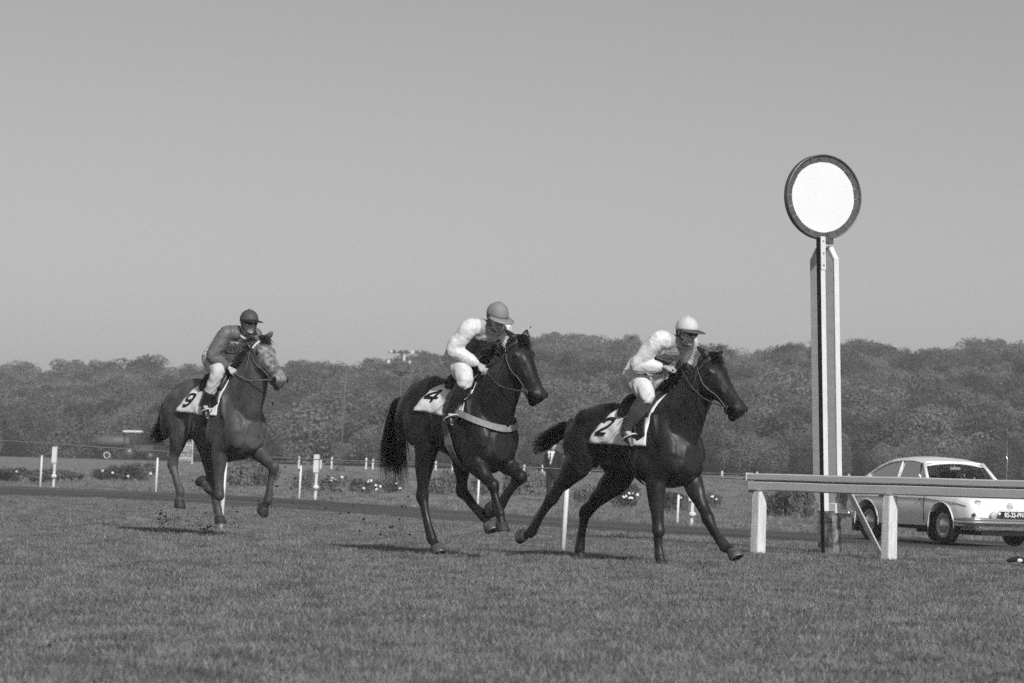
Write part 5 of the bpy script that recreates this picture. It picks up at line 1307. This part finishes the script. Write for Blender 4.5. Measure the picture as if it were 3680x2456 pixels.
# ------------------------------------------------------------------ white saloon car
M['car'] = mat('car_paint', .88, .32, .02, 2, spec=.5, coat=.4)
M['car_dark'] = mat('car_underside', .012, .8)
M['interior'] = mat('car_interior', .10, .9)
M['lampglass'] = mat('headlamp_glass', .55, .12, spec=.8)
M['amber'] = mat('indicator_lens', .05, .25, spec=.6)
M['hub'] = mat('hubcap_chrome', .62, .22, metal=.9)
M['hub2'] = mat('wheel_paint', .5, .4)
gm = bpy.data.materials.new('car_glass'); gm.use_nodes = True; t_ = gm.node_tree; t_.nodes.clear()
go_ = t_.nodes.new('ShaderNodeOutputMaterial'); mx_ = t_.nodes.new('ShaderNodeMixShader'); tp = t_.nodes.new('ShaderNodeBsdfTransparent'); tp.inputs[0].default_value = (.72, .72, .72, 1)
gl_ = t_.nodes.new('ShaderNodeBsdfGlossy'); gl_.inputs['Roughness'].default_value = .03; fr = t_.nodes.new('ShaderNodeFresnel'); fr.inputs[0].default_value = 1.45
t_.links.new(fr.outputs[0], mx_.inputs[0]); t_.links.new(tp.outputs[0], mx_.inputs[1]); t_.links.new(gl_.outputs[0], mx_.inputs[2]); t_.links.new(mx_.outputs[0], go_.inputs[0]); M['glass'] = gm
CA = 24; hd_c = Vector((math.sin(R(CA)), -math.cos(R(CA)), 0)); fwp = at(3402, 1956, 50.2); rt_c = Vector((-math.cos(R(CA)), -math.sin(R(CA)), 0))
co_ = fwp - hd_c * 1.25 - rt_c * .66; co_.z = gz(co_.x, co_.y) + .03
car = empty('parked_car', co_, R(CA - 90)); tag(car, 'white sloping-backed two-door saloon car behind the rail, cut by the right edge', 'car')
TOP = [(2.13, .56), (2.09, .68), (1.98, .775), (1.7, .85), (1.25, .90), (.78, .945), (.3, .95), (-.8, .95), (-1.3, .95), (-1.75, .90), (-2.02, .76), (-2.12, .60)]
WID = [(2.13, .60), (2.09, .69), (1.98, .745), (1.7, .785), (1.25, .80), (.78, .805), (0, .805), (-1.25, .80), (-1.75, .77), (-2.02, .70), (-2.12, .58)]
BOT = [(2.13, .45), (2.05, .36), (1.8, .30), (1.2, .27), (-1.2, .27), (-1.8, .32), (-2.12, .42)]
def ip(T, x): T = sorted(T); return float(np.interp(x, [q[0] for q in T], [q[1] for q in T]))
mb = MB(); rs = []
for i in range(61):
    x = 2.13 - 4.25 * i / 60; t2, w2, b2 = ip(TOP, x), ip(WID, x), ip(BOT, x); h = t2 - b2
    half = [(0, b2), (w2 * .80, b2), (w2 * .94, b2 + h * .06), (w2 * .985, b2 + h * .25), (w2, b2 + h * .5), (w2 * .985, b2 + h * .72), (w2 * .965, b2 + h * .82), (w2 * .93, b2 + h * .90), (w2 * .84, b2 + h * .97), (w2 * .6, t2 + .004), (0, t2 + .012)]
    rs.append([(x, y, z) for y, z in half] + [(x, -y, z) for y, z in half[-2:0:-1]])
mb.rings(rs); bo_ = mb.build('body', [M['car'], M['car_dark'], M['interior']], car, True)
AX = ((1.25, .31), (-1.15, .31))
for ax, az in AX:
    cut = MB(); cut.lathe([(0, -1), (.385, -1), (.385, 1), (0, 1)], 40, Matrix.Translation((ax, 0, az + .005)) @ Matrix.Rotation(R(90), 4, 'X') @ Matrix.Scale(1.0, 4))
    for s_ in (-1, 1):
        cu_ = MB(); cu_.lathe([(0, .0), (.39, .0), (.39, .5), (0, .5)], 40, Matrix.Translation((ax, s_ * .52, az + .005)) @ Matrix.Rotation(R(-90 * s_), 4, 'X'))
        co2 = cu_.build('cutter', M['car_dark']); md = bo_.modifiers.new('cut', 'BOOLEAN'); md.operation = 'DIFFERENCE'; md.solver = 'EXACT'; md.object = co2; co2.parent = car
dg = bpy.context.evaluated_depsgraph_get(); nm_ = bpy.data.meshes.new_from_object(bo_.evaluated_get(dg))
bo_.modifiers.clear(); bo_.data = nm_
for o in [o for o in car.children if o.name.startswith('cutter')]: bpy.data.objects.remove(o)
nm_.materials.clear()
for k in ('car', 'car_dark', 'interior'): nm_.materials.append(M[k])
mi = []
for p in nm_.polygons:
    c_ = p.center; k = 0
    if c_.z < .30 and abs(p.normal.z) > .6: k = 1
    for ax, az in AX:
        if (c_.x - ax) ** 2 + (c_.z - az) ** 2 < .392 ** 2 and abs(c_.y) < .795 and (abs(p.normal.y) > .9 and abs(c_.y) < .56 or abs(p.normal.y) < .3): k = 1
    if c_.z > .93 and -1.3 < c_.x < .70 and abs(c_.y) < .55: k = 2
    mi.append(k)
nm_.polygons.foreach_set('material_index', mi)
try: nm_.set_sharp_from_angle(angle=R(35))
except Exception: pass
for ax, az in AX:
    for s_ in (-1, 1):
        b = MB(); pts = [(ax + 0.398 * math.cos(R(a)), s_ * (.795 if abs(a - 90) < 75 else .785), az + .005 + 0.398 * math.sin(R(a))) for a in range(-5, 186, 10)]; b.tube(pts, .011, 6); b.build('arch_lip', M['car'], car, True)
        RMx = Matrix.Translation((ax, s_ * .665, .325)) @ Matrix.Rotation(R(-90 * s_), 4, 'X')
        b = MB(); b.lathe([(0, -.08), (.2, -.08), (.295, -.085), (.325, -.055), (.33, 0), (.325, .055), (.295, .085), (.225, .085), (.205, .06), (0, .05)], 36, RMx); wh = b.build('wheel', M['dark'], car, True)
        b = MB(); b.lathe([(.212, .062), (.205, .078), (.19, .07), (.165, .045), (.14, .05), (0, .05)], 32, RMx); b.build('rim', M['hub2'], wh, True)
        for k in range(8):
            a = 2 * math.pi * k / 8; b = MB(); b.ball(RMx @ Vector((.178 * math.cos(a), .178 * math.sin(a), .057)), .014, 8, 5); b.build('slot', M['black'], wh, True)
        b = MB(); b.lathe([(.138, .05), (.13, .068), (.10, .085), (.05, .092), (0, .094)], 28, RMx); b.build('hubcap', M['hub'], wh, True)
    b = MB()
for s_ in (-1, 1):
    for xx in (-1.62, .83):
        b = MB(); b.box((xx, s_ * .66, .26), (.02, .26, .22)); b.build('mud_flap', M['dark'], car)
# roof and pillars (sloping back)
EDGE = [(.36, 1.355), (.05, 1.39), (-.3, 1.395), (-.7, 1.36), (-1.05, 1.255), (-1.4, 1.09), (-1.72, .93)]
CEN = [(.40, 1.385), (.05, 1.455), (-.3, 1.475), (-.7, 1.455), (-1.05, 1.365), (-1.4, 1.20), (-1.78, .945)]
def yw(z): return .735 - max(0, z - .93) * .36
mb = MB(); rs = []
for i in range(25):
    f = i / 24; xe = .36 - 2.08 * f; xc = .40 - 2.18 * f; ze, zc_ = ip(EDGE, xe), ip(CEN, xc); row = []
    for j in range(17):
        a = R(180 * j / 16); y = math.cos(a) * yw(ze); k = math.sin(a) ** .75; row.append(Vector((xe + (xc - xe) * k, y, ze + (zc_ - ze) * k)))
    rs.append(row)
for i in range(24):
    for j in range(16): mb.add([rs[i][j], rs[i + 1][j], rs[i + 1][j + 1], rs[i][j + 1]], [(0, 1, 2, 3)])
rf = mb.build('roof', M['car'], car, True); bm = bmesh.new(); bm.from_mesh(rf.data); bmesh.ops.remove_doubles(bm, verts=bm.verts, dist=1e-4); bmesh.ops.recalc_face_normals(bm, faces=bm.faces); bm.to_mesh(rf.data); bm.free(); rf.modifiers.new('t', 'SOLIDIFY').thickness = .03
for s_ in (-1, 1):
    def sp(x, z, o=0): return Vector((x, s_ * (yw(z) + o), z))
    b = MB(); b.tube([sp(x, ip(EDGE, x), .006) for x in np.linspace(.36, -1.70, 22)], .014, 6); b.build('drip_rail', M['car'], rf, True)
    b = MB(); b.tube([tuple(sp(.80, .945)), tuple(sp(.60, 1.13)), tuple(sp(.37, 1.36))], .030, 8); b.build('pillar', M['car'], car, True)
    b = MB(); b.tube([tuple(sp(-.33, .95)), tuple(sp(-.31, 1.39))], .032, 6, flat=.5); b.build('pillar', M['car'], car, True)
    b = MB(); b.tube([tuple(sp(.40, .96)), tuple(sp(.28, 1.36))], .010, 6); b.build('vent_bar', M['hub'], car, True)
    b = MB(); b.add([sp(-1.18, .95), sp(-1.26, 1.14, 0), sp(-1.45, 1.06, 0), sp(-1.74, .93)], [(0, 1, 2, 3)]); o = b.build('rear_panel', M['car'], car); o.modifiers.new('t', 'SOLIDIFY').thickness = .02
    b = MB(); b.add([sp(.76, .95, -.012), sp(.37, 1.35, -.012), sp(-.28, 1.385, -.012), sp(-.30, .95, -.012)], [(0, 1, 2, 3)]); b.build('door_window', M['glass'], car)
    b = MB(); b.add([sp(-.36, .95, -.012), sp(-.34, 1.385, -.012), sp(-.7, 1.35, -.012), sp(-1.02, 1.26, -.012), sp(-1.25, 1.14, -.012), sp(-1.18, .95, -.012)], [(0, 1, 2, 3, 4, 5)]); b.build('quarter_window', M['glass'], car)
    b = MB(); b.tube([tuple(Vector((x, s_ * (ip(WID, x) * .982 + .004), ip(BOT, x) + (ip(TOP, x) - ip(BOT, x)) * .73)) for x in np.linspace(1.95, -2.0, 30)) if False else Vector((x, s_ * (ip(WID, x) * .985 + .003), ip(BOT, x) + (ip(TOP, x) - ip(BOT, x)) * .725)) for x in np.linspace(1.95, -2.0, 30)], .008, 5); b.build('crease_highlight', M['hub'], car, True)  # bright strip added in place of the highlight along the side crease
    b = MB(); b.box((.05, s_ * .735, .275), (2.0, .06, .055), bev=.01); b.build('sill', M['car_dark'], car)
    for xd in (.74, -.36):
        b = MB(); b.box((xd, s_ * .803, .58), (.008, .012, .44)); b.build('door_gap', M['car_dark'], car)
    b = MB(); b.tube([(-.12, s_ * .80, .775), (-.14, s_ * .825, .775), (-.26, s_ * .825, .775), (-.28, s_ * .80, .775)], .011, 6); b.build('door_handle', M['hub'], car, True)
    b = MB(); b.ball((.60, s_ * .805, .745), (.035, .012, .012), 8, 5); b.build('flank_mark', M['dark'], car, True)  # small dark mark on the flank near the front of the door
def wpt(u, v, o=0):     # windscreen surface
    y = u; zb, zt_ = .945 + .0 * abs(u), 1.365 - .02 * (u / .6) ** 2; z = zb + (zt_ - zb) * v; ymax = .70 - .14 * v; x = .80 - .42 * v + .09 * (1 - (u) ** 2) * (1 - .5 * v) + o; return Vector((x, y * ymax, z))
b = MB()
for i in range(12):
    for j in range(6):
        u0, u1, v0, v1 = -1 + i / 6, -1 + (i + 1) / 6, j / 6, (j + 1) / 6; b.add([wpt(u0, v0), wpt(u1, v0), wpt(u1, v1), wpt(u0, v1)], [(0, 1, 2, 3)])
o = b.build('windscreen', M['glass'], car, True)
b = MB(); b.tube([tuple(wpt(u, 1.0, .004)) for u in np.linspace(-1, 1, 15)], .018, 6); b.build('header_rail', M['car'], car, True)
b = MB(); b.tube([tuple(wpt(u, 0.02, .004)) for u in np.linspace(-1, 1, 15)], .012, 6); b.build('scuttle_seal', M['dark'], car, True)
b = MB(); b.tube([(.40, 0, 1.35), (.42, .0, 1.29)], .008, 6); b.box((.43, .0, 1.275), (.02, .2, .05), bev=.006); b.build('mirror', M['stirrup'], car)
b = MB(); b.add([(-1.12, -.46, 1.345), (-1.12, .46, 1.345), (-1.60, .50, 1.085), (-1.60, -.50, 1.085)], [(0, 1, 2, 3)]); b.build('rear_window', M['interior'], car)
for s_ in (-1, 1):
    b = MB(); b.box((-.18, s_ * .34, 1.0), (.14, .48, .42), Matrix.Rotation(R(-12), 3, 'Y'), bev=.05); b.build('front_seat', M['interior'], car, True)
b = MB(); b.box((-.95, 0, .98), (.16, 1.1, .34), Matrix.Rotation(R(-14), 3, 'Y'), bev=.05); b.build('rear_seat', M['interior'], car, True)
b = MB(); ring = [tuple(Vector((.36 + .06 * math.sin(a), .34 + .19 * math.cos(a), 1.0 + .18 * math.sin(a)))) for a in [2 * math.pi * k / 20 for k in range(21)]]; b.tube(ring, .012, 6); b.build('steering_wheel', M['dark'], car, True)
# front end
for s_ in (-1, 1):
    HM = Matrix.Translation((2.035, s_ * .565, .655)) @ Matrix.Rotation(R(84), 4, 'Y') @ Matrix.Rotation(0, 4, 'Z')
    b = MB(); b.lathe([(.098, -.08), (.102, .0), (.094, .012), (.086, .004), (.086, -.02)], 28, HM); hl = b.build('headlight', M['hub'], car, True)
    b = MB(); b.lathe([(.088, .0), (.07, .022), (.035, .034), (0, .037)], 24, HM); b.build('lens', M['lampglass'], hl, True)
    b = MB(); b.box((2.052, s_ * .60, .515), (.05, .22, .06), Matrix.Rotation(R(-22 * s_), 3, 'Z'), bev=.012); b.build('indicator', M['amber'], car)
    b = MB(); b.box((2.068, s_ * .545, .515), (.05, .09, .05), Matrix.Rotation(R(-12 * s_), 3, 'Z'), bev=.012); b.build('sidelight', M['stirrup'], car)
    FM = Matrix.Translation((2.19, s_ * .36, .515)) @ Matrix.Rotation(R(90), 4, 'Y'); b = MB(); b.lathe([(0, -.06), (.05, -.05), (.062, 0), (.05, .02), (0, .03)], 20, FM); b.build('fog_lamp', M['lampglass'], car, True)
    FM = Matrix.Translation((2.18, s_ * .23, .53)) @ Matrix.Rotation(R(90), 4, 'Y'); b = MB(); b.lathe([(0, -.05), (.045, -.04), (.055, 0), (.04, .02), (0, .028)], 20, FM); b.build('horn', M['hub'], car, True)
pts = [(1.72, .80), (1.98, .80), (2.10, .755), (2.175, .62), (2.20, .3), (2.205, 0)]; pts = pts + [(x, -y) for x, y in pts[-2::-1]]
P = catmull(pts, 4); prof = ((-.006, -.055), (.022, -.05), (.036, -.02), (.018, 0.0), (.036, .02), (.022, .05), (-.006, .055)); rs = []
for i, p in enumerate(P):
    a = P[max(i - 1, 0)]; c_ = P[min(i + 1, len(P) - 1)]; n2 = Vector((-(c_[1] - a[1]), c_[0] - a[0], 0)).normalized(); n2 = n2 if n2.x > 0 or abs(p[1]) > .7 and n2.y * p[1] > 0 else -n2
    rs.append([(p[0] + n2.x * o_, p[1] + n2.y * o_, .415 + z) for o_, z in prof])
b = MB(); b.rings(rs); b.build('front_bumper', M['hub'], car, True)
pts = [(-1.72, .79), (-2.0, .78), (-2.15, .66), (-2.2, 0)]; pts = pts + [(x, -y) for x, y in pts[-2::-1]]; b = MB(); b.tube([(x, y, .45) for x, y in [tuple(q) for q in catmull(pts, 4)]], .05, 8); b.build('rear_bumper', M['hub'], car, True)
b = MB(); b.box((1.95, 0, .30), (.2, 1.1, .10), bev=.03); b.build('front_apron', M['car'], car, True)
b = MB(); b.box((1.6, .0, .22), (.9, 1.0, .08)); b.build('underside', M['car_dark'], car)
b = MB(); b.box((2.235, 0, .525), (.012, .48, .115), bev=.004); pt = b.build('number_plate', M['black'], car)
cu_ = bpy.data.curves.new('plate_text', 'FONT'); cu_.body = '85-25-PN'; cu_.size = .105; cu_.align_x = 'CENTER'; cu_.align_y = 'CENTER'; cu_.extrude = .001; cu_.offset = .0022
to_ = bpy.data.objects.new('registration', cu_); COL.objects.link(to_); dg = bpy.context.evaluated_depsgraph_get(); tm = bpy.data.meshes.new_from_object(to_.evaluated_get(dg)); bpy.data.objects.remove(to_)
tm.materials.clear(); tm.materials.append(M['petal']); o = link('registration', tm, pt); o.location = (2.2435, 0, .525); o.rotation_euler = (R(90), 0, R(90)); o.scale = (.9, 1, 1)
b = MB(); b.rings([[(2.125 + .004 * math.sin(w_) - abs(.05 * math.sin(a)) * .3, .052 * math.cos(a) + .004 * math.cos(w_) * math.cos(a), .665 + .052 * math.sin(a) + .004 * math.cos(w_) * math.sin(a)) for w_ in (0, 2.1, 4.2)] for a in [2 * math.pi * k / 24 for k in range(24)]], False, True)
em = b.build('emblem', M['steel'], car, True)
for pl_ in ([(-.02, .042), (0, .005), (.02, .042)], [(-.042, .02), (-.022, -.038), (0, .0), (.022, -.038), (.042, .02)]):
    b = MB(); b.tube([(2.122, y, .665 + z) for y, z in pl_], .005, 5); b.build('emblem_stroke', M['steel'], em)
b = MB(); b.tube([(.95, .70, .86), (.93, .71, 1.3), (.90, .72, 1.86)], [.006, .005, .0035], 6); b.build('aerial', M['hub'], car, True)
b = MB(); b.add([(2.135, -.5, .60), (2.135, .5, .60), (2.138, .5, .604), (2.138, -.5, .604)], [(0, 1, 2, 3)]); b.build('bonnet_gap', M['rim'], car)
# driver
dv = empty('person', car.matrix_basis @ Vector((-.02, .34, .62)), car.rotation_euler.z); tag(dv, 'driver barely seen behind the windscreen of the white car', 'person')
mb = MB(); add_head(mb, V3((.05, 0, .60)), V3((1, 0, 0)), V3((0, 1, 0)), V3((0, 0, 1)))
mb.loft([(.02, 0, .56, .05, .055), (0, 0, .46, .06, .06), (-.02, 0, .38, .17, .09), (-.03, 0, .15, .16, .10), (-.02, 0, -.02, .17, .12)], 14, 4)
for q in (-1, 1): mb.loft([(-.01, q * .14, .38, .06, .06), (.10, q * .21, .22, .045, .045), (.32, q * .15, .34, .03, .03)], 10, 4); add_hand(mb, V3((.32, q * .15, .34)), V3((.40, q * .13, .38)), (0, 0, 1), (0, 1, 0))
fuse(mb, 'body', M['skin'], .01, dv, 3)
mb = MB(); mb.loft([(0, 0, .44, .08, .07), (-.02, 0, .37, .19, .105), (-.03, 0, .15, .18, .115), (-.02, 0, -.02, .18, .13)], 14, 4)
for q in (-1, 1): mb.loft([(-.01, q * .15, .38, .07, .07), (.10, q * .215, .22, .056, .056), (.28, q * .16, .32, .042, .042)], 10, 4)
fuse(mb, 'coat', M['suit'], .012, dv, 3)
b = MB(); b.ball((.03, 0, .645), (.10, .082, .075), 12, 8); b.build('hair', M['hair_h'], dv, True)
HAZE = .0007

# ------------------------------------------------------------------ haze
b = MB(); b.box((0, 390, 7.0), (1500, 920, 17.5)); hz_o = b.build('haze', [])
hm = bpy.data.materials.new('haze'); hm.use_nodes = True; t_ = hm.node_tree; t_.nodes.clear()
ho = t_.nodes.new('ShaderNodeOutputMaterial'); pv = t_.nodes.new('ShaderNodeVolumePrincipled')
pv.inputs['Color'].default_value = (.98, .98, .98, 1); pv.inputs['Density'].default_value = HAZE; pv.inputs['Anisotropy'].default_value = 0.0
t_.links.new(pv.outputs[0], ho.inputs['Volume']); hz_o.data.materials.clear(); hz_o.data.materials.append(hm); tag(hz_o, 'thin pale haze over the whole racecourse', 'haze', kind='stuff')
